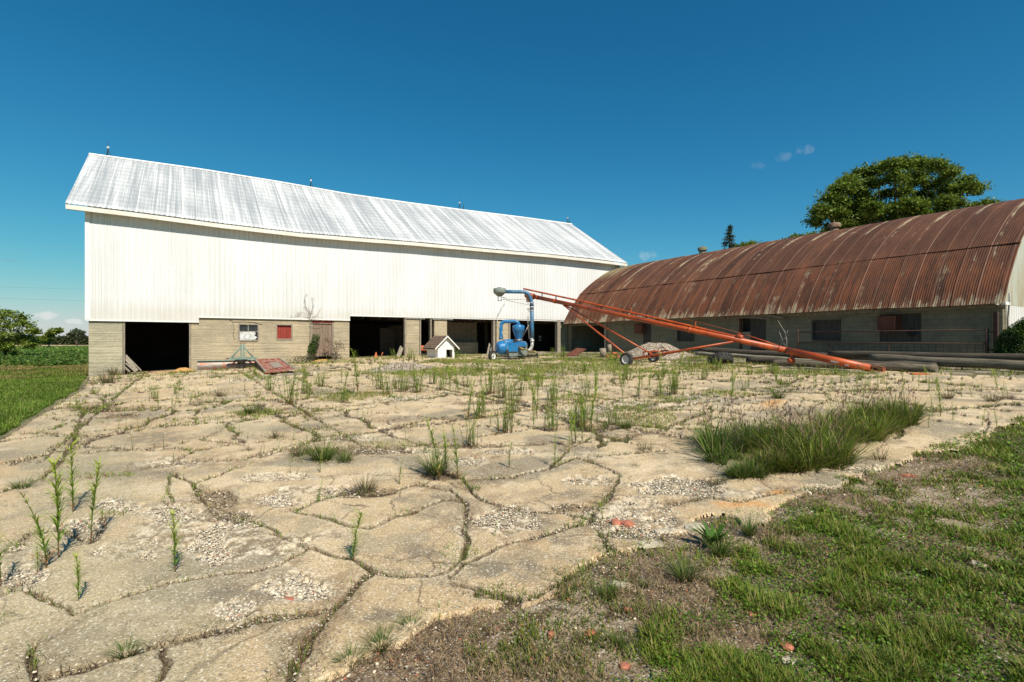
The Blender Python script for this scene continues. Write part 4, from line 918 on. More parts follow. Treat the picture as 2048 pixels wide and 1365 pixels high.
def build_auger():
    P0 = atT(1756, 740, 15.35); P1 = atT(1052, 590.5, 27.6)
    root = thing('grain_auger', 'long orange grain auger tube on a two-wheeled frame, slanting up toward the barn', 'auger', G(1280, 729))
    def A(px, off=0.0):
        k = (px-CX)/F
        def h(p): x, y = p[0]-CAM[0], p[1]-CAM[1]; return (x*CA-y*SA)-k*(x*SA+y*CA)
        a, b = h(P0), h(P1); s = a/(a-b); p = P0+(P1-P0)*s; return p+Vector((0, 0, off))
    part(MB().tube([A(1572), A(1300), A(1068)], .098, 18), 'auger_tube', M['orange'], root)
    part(MB().tube([A(1574), A(1742)], .112, 18), 'lower_tube', M['orange'], root, 'thicker bright lower tube')
    for p in (1560, 1380, 1075, 1110): part(MB().tube([A(p-1.5), A(p+1.5)], .112, 18), 'tube_band', M['orange'], root)
    # head
    part(MB().tube([A(1068), A(1053)], .15, 8).box(A(1058)+Vector((-.1, -.12, -.32)), A(1058)+Vector((.1, .12, -.08))), 'discharge_head', M['orange'], root)
    # intake end: flighting and cage
    mb = MB(); a, b = A(1742), A(1768); ax = (b-a); n = 40; q = Vector((0, 0, 1)).rotation_difference(ax.normalized()); vs = []; fs = []
    for i in range(n+1):
        t = i/n; th = t*2*math.pi*3
        vs += [a+ax*t, a+ax*t+q @ Vector((.085*math.cos(th), .085*math.sin(th), 0))]
    fs = [(2*i, 2*i+1, 2*i+3, 2*i+2) for i in range(n)]; mb.add(vs, fs); mb.tube([a, b], .02, 8)
    part(mb, 'flighting', M['black'], root)
    mb = MB()
    for k in range(4):
        th = k*math.pi/2+.4; o = q @ Vector((.11*math.cos(th), .11*math.sin(th), 0)); mb.tube([a+o, b+o], .01, 5)
    mb.tube([b-ax*.04, b], .11, 12); part(mb, 'intake_cage', M['orange'], root)
    # drive rail above the tube
    def O(p): return .10+.20*max(0, min(1, (1480-p)/400.))
    rail = MB(); ps = [1477, 1400, 1320, 1240, 1160, 1047]
    rail.tube([A(p, O(p)) for p in ps], .042, 4, smooth=False)
    part(rail, 'drive_rail', M['orange'], root)
    for p in (1084, 1112, 1160, 1202, 1246, 1293, 1353, 1424): part(MB().tube([A(p, .06), A(p, O(p))], .03, 4, smooth=False), 'rail_clip', M['black'], root)
    for p, h in ((1262, .42), (1391, .34), (1480, .26)): part(MB().tube([A(p, 0), A(p, h)], .028, 4, smooth=False), 'cable_bracket', M['orange'], root)
    part(MB().tube([A(1474, .14), A(1486, .12)], .08, 8), 'pulley_block', M['orange'], root)
    part(MB().tube([A(1262, .44), A(1391, .36), A(1484, .26)], .006, 4).tube([A(1484, .26), A(1556, .10)], .016, 4), 'lift_cable', M['orange'], root)
    gb = A(1582, -.3); part(MB().lathe([(.001, -.09), (.09, -.09), (.10, .09), (.001, .1)], gb, (CA, -SA, 0), 12).tube([gb, A(1584)], .03, 6), 'gearbox', M['orange'], root)
    a = A(1672, -.13); part(MB().quadslab([A(1664, -.05)+Vector((-.113, -.02, 0)), A(1679, -.05)+Vector((-.113, -.02, 0)), A(1679, .0)+Vector((-.115, -.02, 0)), A(1664, .0)+Vector((-.115, -.02, 0))], (-.003, 0, 0)).quadslab([A(1692, -.07)+Vector((-.111, -.02, 0)), A(1700, -.07)+Vector((-.111, -.02, 0)), A(1700, -.03)+Vector((-.114, -.02, 0)), A(1692, -.03)+Vector((-.114, -.02, 0))], (-.003, 0, 0)), 'blank_sticker', M['paper'], root)
    a = A(1381, .0); part(MB().tube([A(1377), A(1383)], .105, 14), 'pale_band', M['clay'], root)
    # undercarriage
    w1 = G(1253, 733)+Vector((0, 0, .265)); w2 = G(1307, 725.5)+Vector((0, 0, .255)); ax = (w1-w2).normalized()
    wheel(root, w1, -ax, .265, .16, label='near wheel'); wheel(root, w2, -ax, .255, .16, label='far wheel')
    i1 = w1-ax*.14; i2 = w2+ax*.14
    part(MB().tube([w1, w2], .045, 8), 'axle', M['orange'], root)
    top = A(1127, -.1); lowp = A(1477, -.02)
    part(MB().tube([i1+Vector((0, 0, .1)), top], .037, 8), 'lift_arm', M['orange'], root); part(MB().tube([i2+Vector((0, 0, .1)), top+Vector((.1, 0, 0))], .037, 8), 'lift_arm', M['orange'], root)
    part(MB().tube([i1, lowp], .033, 8), 'track_arm', M['orange'], root); part(MB().tube([i2, lowp+Vector((.08, 0, 0))], .033, 8), 'track_arm', M['orange'], root)
    part(MB().tube([i1*.4+i2*.6+Vector((0, 0, .22)), i2+(lowp-i2)*.22+Vector((0, 0, .12))], .026, 6).tube([i1*.3+i2*.7, i1*.4+i2*.6+Vector((0, 0, .24))], .02, 6), 'cross_brace', M['orange'], root)
    hc = i2+(lowp-i2)*.13+Vector((-.10, -.12, .12)); mb = MB(); f = Vector((-SA, -CA, 0)); r_ = Vector((CA, -SA, 0)); z = Vector((0, 0, 1))
    ring = [hc+(r_*math.cos(t)+z*math.sin(t))*.18 for t in [2*math.pi*k/24 for k in range(25)]]; mb.tube(ring, .013, 6)
    for k in range(4): t = k*math.pi/2+.2; mb.tube([hc, hc+(r_*math.cos(t)+z*math.sin(t))*.18], .010, 5)
    mb.tube([hc, hc-f*.15], .02, 6); part(mb, 'winch_handwheel', M['orange'], root)
build_auger()

def solo(mb, name, m, label, cat, group=None, kind=None):
    """one-mesh thing: origin at its base"""
    v = np.array(mb.v); c = Vector(((v[:, 0].min()+v[:, 0].max())/2, (v[:, 1].min()+v[:, 1].max())/2, v[:, 2].min()))
    o = mb.build(name, m); o.data.transform(Matrix.Translation(-c)); o.location = c
    return tag(o, label, cat, group, kind)

def build_doghouse():
    r = thing('dog_house', 'small white dog house with brown shingle roof in front of the barn pillars', 'dog house', (16.0, -3.6, tz(16, -3.6)))
    x0, x1, y0, y1 = 15.52, 16.52, -4.4, -2.9; z0 = .66; ze = 1.36; zr = 1.92; xm = 16.02
    # front with an arched-free square doorway on the right
    mb = MB(); T = .03; dx0, dx1, dz = 16.03, 16.39, 1.16
    mb.box((x0, y0, z0), (dx0, y0+T, dz)).box((dx1, y0, z0), (x1, y0+T, dz)).box((x0, y0, dz), (x1, y0+T, ze)); mb.quadslab([(x0, y0, ze), (x1, y0, ze), (xm, y0, zr-.06)], (0, T, 0))
    nb = 9
    for i in range(nb):       # clapboards, proud lower edges
        za = z0+.10*i+.02; zb = za+.095; 
        if zb > zr-.15: break
        half = (x1-x0)/2*(1 if zb < ze else max(0.05, (zr-.06-zb)/(zr-.06-ze)))
        a, b = xm-half+.005, xm+half-.005
        for (s, e) in (((a, min(b, dx0-.02)), (max(a, dx1+.02), b)) if za < dz else ((a, b),)):
            if e-s > .03: mb.add([(s, y0-.001, zb), (e, y0-.001, zb), (e, y0-.03, za), (s, y0-.03, za), (e, y0-.001, za), (s, y0-.001, za)], [(0, 1, 2, 3)[::-1], (3, 2, 4, 5)[::-1]])
    part(mb, 'front_wall', M['whitep'], r)
    part(MB().box((x0, y0+T, z0), (x0+T, y1, ze)), 'side_wall', M['whitep'], r); part(MB().box((x1-T, y0+T, z0), (x1, y1, ze)), 'side_wall', M['whitep'], r); part(MB().box((x0+T, y1-T, z0), (x1-T, y1, ze)).quadslab([(x0, y1-T, ze), (x1, y1-T, ze), (xm, y1-T, zr-.06)], (0, T, 0)), 'rear_wall', M['whitep'], r)
    part(MB().box((x0+T, y0+.6, z0), (x1-T, y0+.62, ze)), 'inner_board', M['dark'], r)
    for sgn in (-1, 1):
        xe = xm+sgn*.70; zz = ze-.13
        rf = MB(); n = 7
        for i in range(n):
            t0_, t1_ = i/n, (i+1)/n; a = (xe+(xm-xe)*t0_, zz+(zr-zz)*t0_); b = (xe+(xm-xe)*t1_, zz+(zr-zz)*t1_)
            for j in range(9):
                ya = y0-.16+j*.21; yb = ya+.195; u = random.uniform(0, .012); l = .018+u
                rf.add([(a[0], ya, a[1]+l), (a[0], yb, a[1]+l), (b[0], yb, b[1]+.006), (b[0], ya, b[1]+.006), (a[0], ya, a[1]-.01), (a[0], yb, a[1]-.01)], [(0, 1, 2, 3), (0, 4, 5, 1), (0, 3, 4), (1, 5, 2)])
        part(rf, 'roof', M['shingle'], r)
        th = Vector((0, 0, -.04)); part(MB().quadslab([(xe, y0-.17, zz-.005), (xm, y0-.17, zr-.005), (xm, y1+.1, zr-.005), (xe, y1+.1, zz-.005)], th), 'roof_deck', M['wood'], r)
        part(MB().quadslab([(xe+sgn*.02, y0-.20, zz-.07), (xe+sgn*.02, y0-.20, zz+.01), (xm, y0-.20, zr+.015), (xm, y0-.20, zr-.065)], (0, .028, 0)), 'bargeboard', M['whitep'], r)
    part(MB().box((xm-.7, y0-.14, ze-.2), (xm-.67, y1+.05, ze-.125)), 'eave_board', M['whitep'], r)
build_doghouse()

def build_blade():
    g = G(460, 744); r = thing('grader_blade', 'rear grader blade with a faded green hitch frame, parked at the tan wall', 'grader blade', g)
    y = -2.0; A_ = lambda px, py, yy=y: onY(px, py, yy)
    z = tz(4.5, y)
    n = 8; vs = []; fs = []
    for i in range(n+1):
        t = i/n; yy = y-.10*math.sin(t*math.pi)+.06*t; vs += [(4.33, yy, z+.02+t*.50), (6.85, yy, z+.06+t*.50)]
    fs = [(2*i, 2*i+1, 2*i+3, 2*i+2) for i in range(n)]
    vs2 = [(a, b+.03, c) for a, b, c in vs]; m = len(vs)
    part(MB().add(vs+vs2, fs+[tuple(m+k for k in f)[::-1] for f in fs]+[(0, m, m+1, 1), (2*n, 2*n+1, m+2*n+1, m+2*n), (0, 2*n, m+2*n, m)]), 'mouldboard', M['bladesteel'], r)
    part(MB().box((4.34, y-.05, z-.02), (6.85, y-.02, z+.07)), 'cutting_edge', M['chrome'], r)
    part(MB().box((4.33, y-.07, z+.50), (6.85, y+.08, z+.53)), 'top_edge', M['teal'], r)
    bm = MB(); z1 = .80; bm.box((5.60, y-.45, z1-.05), (6.82, y-.33, z1+.05)); part(bm, 'crossbar', M['teal'], r)
    fr = MB(); ap = (6.2, y-.4, 1.42)
    fr.tube([(5.72, y-.4, z1), ap], .035, 5).tube([(6.70, y-.4, z1), ap], .035, 5).box((6.12, y-.44, z1), (6.18, y-.36, 1.48)).box((6.24, y-.44, z1), (6.30, y-.36, 1.48)); part(fr, 'hitch_mast', M['teal'], r)
    part(MB().tube([(6.08, y-.4, 1.52), (6.40, y-.4, 1.55)], .012, 5).tube([(6.15, y-.4, 1.45), (6.15, y-.4, 1.55)], .012, 5).tube([(6.27, y-.4, 1.45), (6.27, y-.4, 1.57)], .012, 5).box((5.52, y-.44, z1-.03), (5.60, y-.34, z1+.03)), 'hitch_pin', M['brownsteel'], r)
    part(MB().lathe([(.001, 0), (.13, 0), (.18, .06), (.09, .25), (.11, .4), (.26, .56), (.24, .6), (.001, .6)], (6.17, y-.35, z-.03), seg=14), 'turntable', M['black'], r)
    part(MB().tube([(6.2, y-.35, z+.5), (6.12, y-.02, z+.25)], .06, 6), 'pivot_arm', M['black'], r)
build_blade()

def build_panel():
    r = thing('fallen_barn_door', 'red plank barn door lying tilted on old boards by the blade', 'fallen door', G(555, 748))
    a, b = onY(509, 713, -2.3), onY(560, 713, -2.3); c = G(592, 747)+Vector((0, 0, .16)); d = G(530, 751)+Vector((0, 0, .12)); a.z = .72; b.z = .76
    n = (b-a).cross(d-a).normalized(); n = n if n.z > 0 else -n
    part(MB().quadslab([a, b, c, d], n*-.05), 'door_panel', M['redpanel'], r)
    def on(u, v): return a+(b-a)*u+((d-a)*(1-u)+(c-b)*u)*v+n*.002
    def strip(u0, v0, u1, v1, nm, m, h=.03, lab=None): part(MB().quadslab([on(u0, v0), on(u1, v0), on(u1, v1), on(u0, v1)], n*h), nm, m, r, lab)
    strip(.0, -.01, .055, 1.0, 'edge_rail', M['wood']); strip(.945, -.01, 1, 1.0, 'edge_rail', M['wood']); strip(.055, .0, .945, .07, 'cross_rail', M['redpanel']); strip(.055, .27, .945, .33, 'cross_rail', M['redpanel']); strip(.055, .80, .945, .88, 'cross_rail', M['redpanel']); strip(.40, .34, .72, .8, 'bare_patch', M['wood'], .006)
    part(MB().quadslab([a-n*.05, d-n*.05, Vector((d.x, d.y, tz(d.x, d.y))), Vector((a.x, a.y, tz(a.x, a.y)))], (.04, 0, 0)), 'support_side', M['black'], r)
    k = 0
    for (p0, p1, rr, lab) in (((560, 752), (608, 749), .07, 'weathered board under the front of the red door'), ((528, 755), (600, 752), .05, 'lowest grey board under the red door'), ((560, 725), (590, 738), .05, 'flaking pale board behind the red door'), ((600, 745), (640, 742), .04, 'flat board to the right of the red door')):
        q0, q1 = G(*p0), G(*p1); mb = MB(); dr = (q1-q0).normalized(); s = Vector((-dr.y, dr.x, 0))*.16
        mb.quadslab([q0+Vector((0, 0, rr)), q1+Vector((0, 0, rr)), q1+s+Vector((0, 0, rr)), q0+s+Vector((0, 0, rr))], (0, 0, -.04)); solo(mb, 'board', M['wood'], lab, 'board', 'old boards lying by the red door')
    # splintered tent of boards before the plank door
    q = G(675, 742)
    for i, (dx, an, L_) in enumerate(((-.45, .35, .8), (.35, -.4, .75), (-.1, .2, .9), (.1, -.15, 1.0))):
        mb = MB(); c0 = q+Vector((dx, -.1*i, .09+.03*i)); v = Vector((math.cos(an), .2*i-.3, math.sin(an)*.6)).normalized()*L_/2; s = Vector((0, .08, 0))
        mb.quadslab([c0-v-s, c0+v-s, c0+v+s, c0-v+s], (0, 0, -.025))
        solo(mb, 'board', M['wood'], ['left sloping board of the splintered pile by the plank door', 'right sloping board of the splintered pile by the plank door', 'middle board of the splintered pile by the plank door', 'front board of the splintered pile by the plank door'][i], 'board', 'boards in the splintered pile')
build_panel()

def rubble_pile(name, c, rx, ry, h, m, label, cat, seed, gran=.05, flat=0):
    """heap with a lumpy surface, dense enough to read as loose stones"""
    n = 90; u = np.linspace(-1, 1, n); X, Y = np.meshgrid(u, u, indexing='ij'); rr = np.hypot(X, Y)
    prof = np.clip(1-rr, 0, 1)**.85; prof = np.minimum(prof, .78+.1*fbm(X*2, Y*2, seed+5, 2))
    wx = c[0]+X*rx; wy = c[1]+Y*ry
    Z = TZ(wx, wy)-.03+h*prof*(.85+.4*(fbm(X*2+seed, Y*2, seed, 3)-.3))+gran*(fbm(X*14, Y*14, seed+1, 3)-.5)*(prof > 0)
    Z = np.where(rr > .98, TZ(wx, wy)-.1, Z)
    V = np.stack([wx, wy, Z], -1).reshape(-1, 3); idx = np.arange(n*n).reshape(n, n)
    q = np.stack([idx[:-1, :-1], idx[1:, :-1], idx[1:, 1:], idx[:-1, 1:]], -1).reshape(-1, 4)
    V0 = np.array([c[0], c[1], tz(c[0], c[1])]); o = npmesh(name, V-V0, q, m, smooth=True); o.location = V0
    return tag(o, label, cat)
m, nt, b = mat('loose_gravel'); n = NT(nt); vc = n.sep(n.vor(17, out='Color')); vd = n.vor(17)
c = n.ramp(vc[0], [(0, (.30, .24, .17)), (.4, (.52, .43, .32)), (.75, (.64, .56, .44)), (1, (.42, .30, .22))]); c = n.mix(n.step(vd, .35, .7), c, (.16, .12, .085))
n.l(c, b.inputs['Base Color']); n.bump(b, n.m('MULTIPLY', vd, -1.0), 1.0, .05); M['gravel'] = m
gp = G(1318, 716); rubble_pile('gravel_pile', (gp.x+.3, gp.y+.5), 2.0, 1.7, .95, M['gravel'], 'pale gravel heap behind the auger wheels', 'gravel pile', 3, .06)
gp = G(812, 742); rubble_pile('gravel_pile', (gp.x-.1, gp.y+.2), 1.7, 1.1, .42, M['gravel'], 'low pale gravel mound in the middle of the yard before the dark doorway', 'gravel pile', 9, .05)
rubble_pile('straw_heap', (3.75, -.15), .55, .4, .28, M['straw'], 'small golden straw heap at the right side of the left doorway', 'straw heap', 15, .05)
rubble_pile('straw_heap', (10.3, -.35), .7, .45, .16, M['straw'], 'thin rusty golden litter at the foot of the plank door', 'straw heap', 17, .04)
rubble_pile('straw_heap', (2.9, -.1), 1.0, .3, .10, M['straw'], 'thin straw litter along the sill of the left doorway', 'straw heap', 19, .04)

# poles and logs
def pole(name, pts, r, m, label, group='old poles stacked along the shed'):
    P = [Vector(p) for p in pts]; Q = []; n = 14
    for a, b in zip(P[:-1], P[1:]):
        for k in range(n): Q.append(a.lerp(b, k/n))
    Q.append(P[-1]); Q = [q+Vector((.01*math.sin(i*1.3), 0, .012*math.sin(i*.7+r*90))) for i, q in enumerate(Q)]
    rs = [r*(1+.05*math.sin(i*.9)) for i in range(len(Q))]
    solo(MB().tube(Q, rs, 14), name, m, label, 'pole', group)
def gz(p, h): return Vector((p[0], p[1], tz(p[0], p[1])+h))
pole('wooden_pole', [onX(1398, 701, 24.6), onX(1700, 716, 24.6), onX(1800, 724.5, 24.6)], .14, M['logdark'], 'long dark weathered pole, the rearmost of the stack')
pole('wooden_pole', [onX(1392, 707.5, 22.3), onX(1500, 713.5, 22.2), onX(1640, 724, 22.0), onX(1720, 729.5, 21.9)], .075, M['loglight'], 'thin pale grey pole lying on top in front of the dark one')
pole('wooden_pole', [gz((21.1, -20.2), .12), gz((21.25, -22.5), .12), gz((21.5, -24.75), .13)], .125, M['logw'], 'short thick grey pole end lying behind the auger intake')
pole('wooden_pole', [gz((22.0, -18.6), .12), gz((22.2, -22.4), .12), gz((22.4, -24.4), .12)], .12, M['logdark'], 'brown cracked pole partly hidden behind the auger intake')
pole('wooden_pole', [gz((23.0, -22.4), .26), gz((23.0, -26.0), .18), gz((23.0, -30), .15)], .135, M['logw'], 'big grey pole running out of the picture at the right edge')
pole('wooden_pole', [gz((24.1, -20.5), .30), gz((24.0, -26.0), .32), gz((24.0, -30), .3)], .12, M['logdark'], 'dark pole behind the big grey one at the right edge')
pole('wooden_pole', [G(1545, 739)+Vector((.2, 0, .05)), G(1600, 741)+Vector((.2, 0, .05)), G(1700, 746)+Vector((.1, 0, .05))], .035, M['loglight'], 'thin whitish pole half buried at the edge of the slab')
pole('wooden_pole', [G(1676, 746.5)+Vector((.0, 0, .03)), G(1762, 751)+Vector((.0, 0, .03))], .03, M['loglight'], 'short whitish pole on the slab edge below the auger intake')
def big_tyre():
    c = G(1425, 731)+Vector((.45, 0, .17)); mb = MB(); R_ = .44; w_ = .30; ax = Vector((.25, .4, .9)).normalized()
    mb.lathe([(R_*.6, -w_/2), (R_*.9, -w_*.52), (R_*.96, -w_*.3), (R_*.97, w_*.3), (R_*.9, w_*.52), (R_*.6, w_/2), (R_*.55, 0)], c, ax, 30, close=True)
    q = Vector((0, 0, 1)).rotation_difference(ax)
    for k in range(20):
        for s in (-1, 1):
            a = 2*math.pi*(k+(.5 if s > 0 else 0))/20; a2 = a+.16*s
            P = [q @ Vector((rr*math.cos(t), rr*math.sin(t), zz))+c for rr, t, zz in ((R_*.95, a, s*.02), (R_*.95, a+.09, s*.02), (R_*.93, a2+.09, s*w_*.5), (R_*.93, a2, s*w_*.5))]
            o = [q @ Vector((rr*math.cos(t), rr*math.sin(t), zz))+c for rr, t, zz in ((R_*1.05, a, s*.02), (R_*1.05, a+.09, s*.02), (R_*1.0, a2+.09, s*w_*.52), (R_*1.0, a2, s*w_*.52))]
            mb.add(P+o, [(4, 5, 6, 7), (0, 1, 5, 4), (1, 2, 6, 5), (2, 3, 7, 6), (3, 0, 4, 7)])
    solo(mb, 'tractor_tyre', M['rubber'], 'black lugged tractor tyre lying under the pale pole', 'tyre')
big_tyre()
# bits around the open bay of the shed
q = G(1207, 715); solo(MB().lathe([(.10, 0), (.15, 0), (.165, .45), (.13, .45), (.12, .1)], q, (-.12, 0, 1), 16), 'concrete_tile', M['tile'], 'leaning grey clay pipe standing left of the bay post', 'pipe section')
q = onX(1220, 706, 27.3); q.z = tz(q.x, q.y); solo(MB().lathe([(.10, 0), (.13, 0), (.14, .5), (.12, .5), (.1, .1)], q, (.02, .1, 1), 16), 'concrete_tile', M['tile'], 'upright grey clay pipe against the bay post', 'pipe section')
k = 0
for (px, py, h, lab) in ((1216, 716, .06, 'leftmost orange clay tile by the near auger wheel'), (1224, 716.5, .06, 'second orange clay tile from the left by the auger wheel'), (1229, 712, .13, 'orange clay tile on top of the small pile'), (1236, 715, .06, 'right-hand orange clay tile of the small pile'), (1240, 717, .06, 'orange clay tile nearest the auger wheel')):
    q = G(px, py)+Vector((0, 0, h)); a = k*1.3+.4; v = Vector((math.cos(a), math.sin(a), 0))*.14; k += 1
    solo(MB().lathe([(.04, -.15), (.055, -.15), (.055, .15), (.04, .15)], q, v, 12, close=True), 'clay_tile', M['clay'], lab, 'clay tile', 'orange clay tiles in a pile')
q = G(1140, 713); a, b = atT(1131, 711, depth(q)), atT(1153, 711, depth(q)-.3); c, d = atT(1172, 698, depth(q)+.5), atT(1153, 696, depth(q)+.7)
solo(MB().quadslab([a, b, c, d], (0, 0, -.05)), 'rusty_sheet', M['brownsteel'], 'rusty brown metal sheet leaning in the open bay', 'metal sheet')
for (p, m_, lab) in (([(246, 748), (250, 747), (282, 741.5), (247, 702)], 'wood', 'weathered board leaning behind the left corner pier'), ):
    pass
def plank(p0, p1, wd, th, m_, label, name='plank', cat='plank', group=None):
    p0, p1 = Vector(p0), Vector(p1); d = (p1-p0).normalized(); s = d.cross(Vector((0, 1, .1))).normalized()*wd/2; t = d.cross(s).normalized()*th
    solo(MB().quadslab([p0-s, p1-s, p1+s, p0+s], t), name, m_, label, cat, group)
G1 = 'boards leaning in the doorways'
plank(onY(283, 742, -.1), onY(247, 705, .5), .05, .03, M['wood'], 'long thin board leaning in the left doorway', group=G1)
plank(onY(274, 743, -.15), onY(249, 712, .35), .17, .03, M['wood'], 'wide board leaning in the left doorway', group=G1)
plank(onY(272, 745, -.3), onY(252, 727, .2), .06, .03, M['wood'], 'pale lath low in the left doorway', group=G1)
plank(onY(260, 744, -.3), onY(248, 733, .2), .08, .03, M['wood'], 'short pale lath stub low in the left doorway', group=G1)
plank(onY(795, 716, -.5), onY(803, 695, .2), .26, .04, M['wood'], 'grey board leaning against the first middle pillar', group=G1)
plank(onY(973, 716, -.5), onY(979, 688, .5), .14, .03, M['wood'], 'upright pale board leaning left of the blue blower', group=G1)
plank(onY(978, 714, -.3), onY(983, 692, .5), .08, .03, M['wood'], 'narrow board leaning left of the blue blower', group=G1)
for i, (px, w_, z_) in enumerate(((775, .5, 1.9), (790, .5, 2.1), (783, .6, 1.5))):
    q = onY(px, 700, 3.2+i*.3); x = q.x; solo(MB().box((x-w_, q.y, .6), (x+w_, q.y+.06, .6+z_)), 'stored_board', M['interior'], ['dim board stored deep in the middle doorway, left', 'dim tall board stored deep in the middle doorway, right', 'dim low board stored in front in the middle doorway'][i], 'board', 'boards stored inside the barn')
q = G(757, 715); solo(MB().lathe([(.16, 0), (.15, .02), (.10, .03), (.03, .30), (.02, .31), (.001, .31)], gz((q.x-.1, q.y+.2), .0), (.05, 0, 1), 14).tube([gz((q.x+.15, q.y, 0), .02), gz((q.x+.28, q.y+.05, 0), .28)], .03, 6), 'broken_cone', M['clay'], 'small battered orange cone in the middle dark doorway', 'cone')
q = onY(848, 697, .8); solo(MB().lathe([(.001, 0), (.45, .02), (.5, .12), (.47, .3), (.3, .36), (.001, .38)], (q.x, q.y+.3, q.z-.2), (0, 0, 1), 18), 'rusty_drum_lid', M['clay'], 'rusty orange round tub behind the dog house', 'tub')
solo(MB().box((q.x-.5, q.y, .6), (q.x+.6, q.y+.6, q.z-.18)), 'tub_stand', M['black'], 'black stand under the rusty tub behind the dog house', 'stand')
q = G(1832, 752); solo(MB().quadslab([q+Vector((-.16, 0, .03)), q+Vector((.1, -.25, .03)), q+Vector((.24, -.1, .05)), q+Vector((.0, .15, .05))], (0, 0, .03)), 'orange_scrap', M['clay'], 'flat orange scrap on the slab edge below the pole end', 'scrap')
# thin power lines far left
for (za, lab) in ((575, 'upper thin power line in the sky left of the barn'), (598, 'lower thin power line in the sky left of the barn')):
    P = [atT(-400+k*70, za-13+k*2.1, 75) for k in range(10)]; 
    solo(MB().tube(P, .006, 4), 'power_line', M['wire'], lab, 'power line', 'power lines')
print('T', round(time.time()-_T0, 1))
# ------------------------------------------------------------------ plants
def blades(P, h, wd, az, lean, c0, c1, seg=2, curl=.6):
    """P (n,3) roots; bent tapering blades as quads. returns V, F, C"""
    n = len(P); d = np.stack([np.cos(az), np.sin(az)], -1); s = np.stack([-np.sin(az), np.cos(az)], -1)
    rows = []; cols = []
    for k in range(seg+1):
        t = k/seg; out = h*(lean*t+curl*lean*t*t)*.8; up = h*t*np.sqrt(np.clip(1-(lean*(.5+.5*t*curl))**2, .08, 1))
        wk = wd*(1-t)**.7*.5+wd*.06
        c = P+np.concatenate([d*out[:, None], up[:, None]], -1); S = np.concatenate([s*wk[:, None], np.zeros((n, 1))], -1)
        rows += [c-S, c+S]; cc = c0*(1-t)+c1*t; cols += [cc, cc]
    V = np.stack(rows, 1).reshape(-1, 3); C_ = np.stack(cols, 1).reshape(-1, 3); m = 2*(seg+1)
    f = np.array([[2*k, 2*k+1, 2*k+3, 2*k+2] for k in range(seg)]); Fq = (np.arange(n)[:, None, None]*m+f[None]).reshape(-1, 4)
    return V, Fq, C_
def leaves(Cn, size, col, rg, droop=0.0, asp=.5):
    n = len(Cn); a = rg.normal(size=(n, 3)); a[:, 2] = a[:, 2]*.6-droop; a /= np.linalg.norm(a, axis=1)[:, None]
    b = np.cross(a, rg.normal(size=(n, 3))*[.5, .5, 1]+[0, 0, 1.0]); b /= np.linalg.norm(b, axis=1)[:, None]+1e-6
    s = size[:, None]; V = np.stack([Cn, Cn+a*s*.5+b*s*asp*.5, Cn+a*s, Cn+a*s*.5-b*s*asp*.5], 1).reshape(-1, 3)
    return V, np.arange(4*n).reshape(n, 4), np.repeat(col, 4, 0)
def join(parts):
    V = []; Fs = []; C_ = []; o = 0
    for v, f, c in parts: V.append(v); Fs.append(f+o); C_.append(c); o += len(v)
    return np.concatenate(V), np.concatenate(Fs), np.concatenate(C_)
def jit(base, n, rg, a=.25):
    return np.clip(np.array(base)[None]*(1+rg.uniform(-a, a, (n, 1)))*(1+rg.uniform(-a*.35, a*.35, (n, 3))), 0, 1)
def pick(cols, w, n, rg):
    k = rg.choice(len(cols), n, p=np.array(w)/sum(w)); return np.array(cols)[k]*(1+rg.uniform(-.25, .25, (n, 1)))

def polar(n, r0, r1, a0=-47, a1=47, p=0.0, rg=rng):
    """random ground points in the wedge seen by the camera; density falls with distance as r^-p"""
    u = rg.random(n); e = 2-p
    r = np.exp(math.log(r0)+u*(math.log(r1)-math.log(r0))) if abs(e) < .01 else (r0**e+u*(r1**e-r0**e))**(1/e)
    th = math.atan2(CA, SA)-np.radians(rg.uniform(a0, a1, n)); return CAM[0]+r*np.cos(th), CAM[1]+r*np.sin(th), r
# near right lawn
X, Y, r = polar(700000, 1.7, 26, -5, 50, 1.75)
ga = grass_amount(X, Y); cl = fbm(X*5, Y*5, 331, 3); k = (Y < -28.3) & (rng.random(len(X)) < np.clip(ga*.9+.12, 0, 1)*(.25+1.2*sst(.36, .6, cl))); X, Y, r, ga = X[k], Y[k], r[k], ga[k]
k = Y < 30; n = len(X); Zg = TZ(X, Y)+.0
print('lawn blades', n)
hh = (.014+.036*rng.random(n)**1.6)*(.7+.3*ga)*(.5+1.5*sst(.38, .68, fbm(X*5, Y*5, 331, 3))); wd = .0026+.0011*r
pal = pick([(.15, .22, .018), (.10, .17, .014), (.24, .27, .03), (.27, .23, .06), (.38, .29, .12)], [4, 3, 3, 1.3, .9], n, rng)
pal = pal*(.62+.75*fbm(X*2.1, Y*2.1, 335, 3))[:, None]*np.where(fbm(X*.8, Y*.8, 337, 3) > .55, 1, 0)[:, None]*.0+pal*(.55+.95*fbm(X*2.1, Y*2.1, 335, 3))[:, None]
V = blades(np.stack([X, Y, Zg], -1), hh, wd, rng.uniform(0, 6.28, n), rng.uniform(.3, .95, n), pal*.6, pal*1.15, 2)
tag(npmesh('lawn_grass', V[0], V[1], M['leaf'], V[2]), kind='stuff')
# clover-like leaves
X, Y, r = polar(90000, 1.8, 10, 0, 48, 1.6); ga = grass_amount(X, Y); k = (ga > .35) & (fbm(X*1.7, Y*1.7, 341, 3) > .42)&(rng.random(len(X)) < .7); X, Y, r = X[k], Y[k], r[k]; n = len(X)
V = leaves(np.stack([X, Y, TZ(X, Y)+.012+.035*rng.random(n)], -1), .008+.0035*r*rng.random(n)**.5, pick([(.09, .19, .012), (.14, .24, .02)], [1, 1], n, rng), rng, asp=.8)
tag(npmesh('clover', V[0], V[1], M['leaf'], V[2]), kind='stuff')
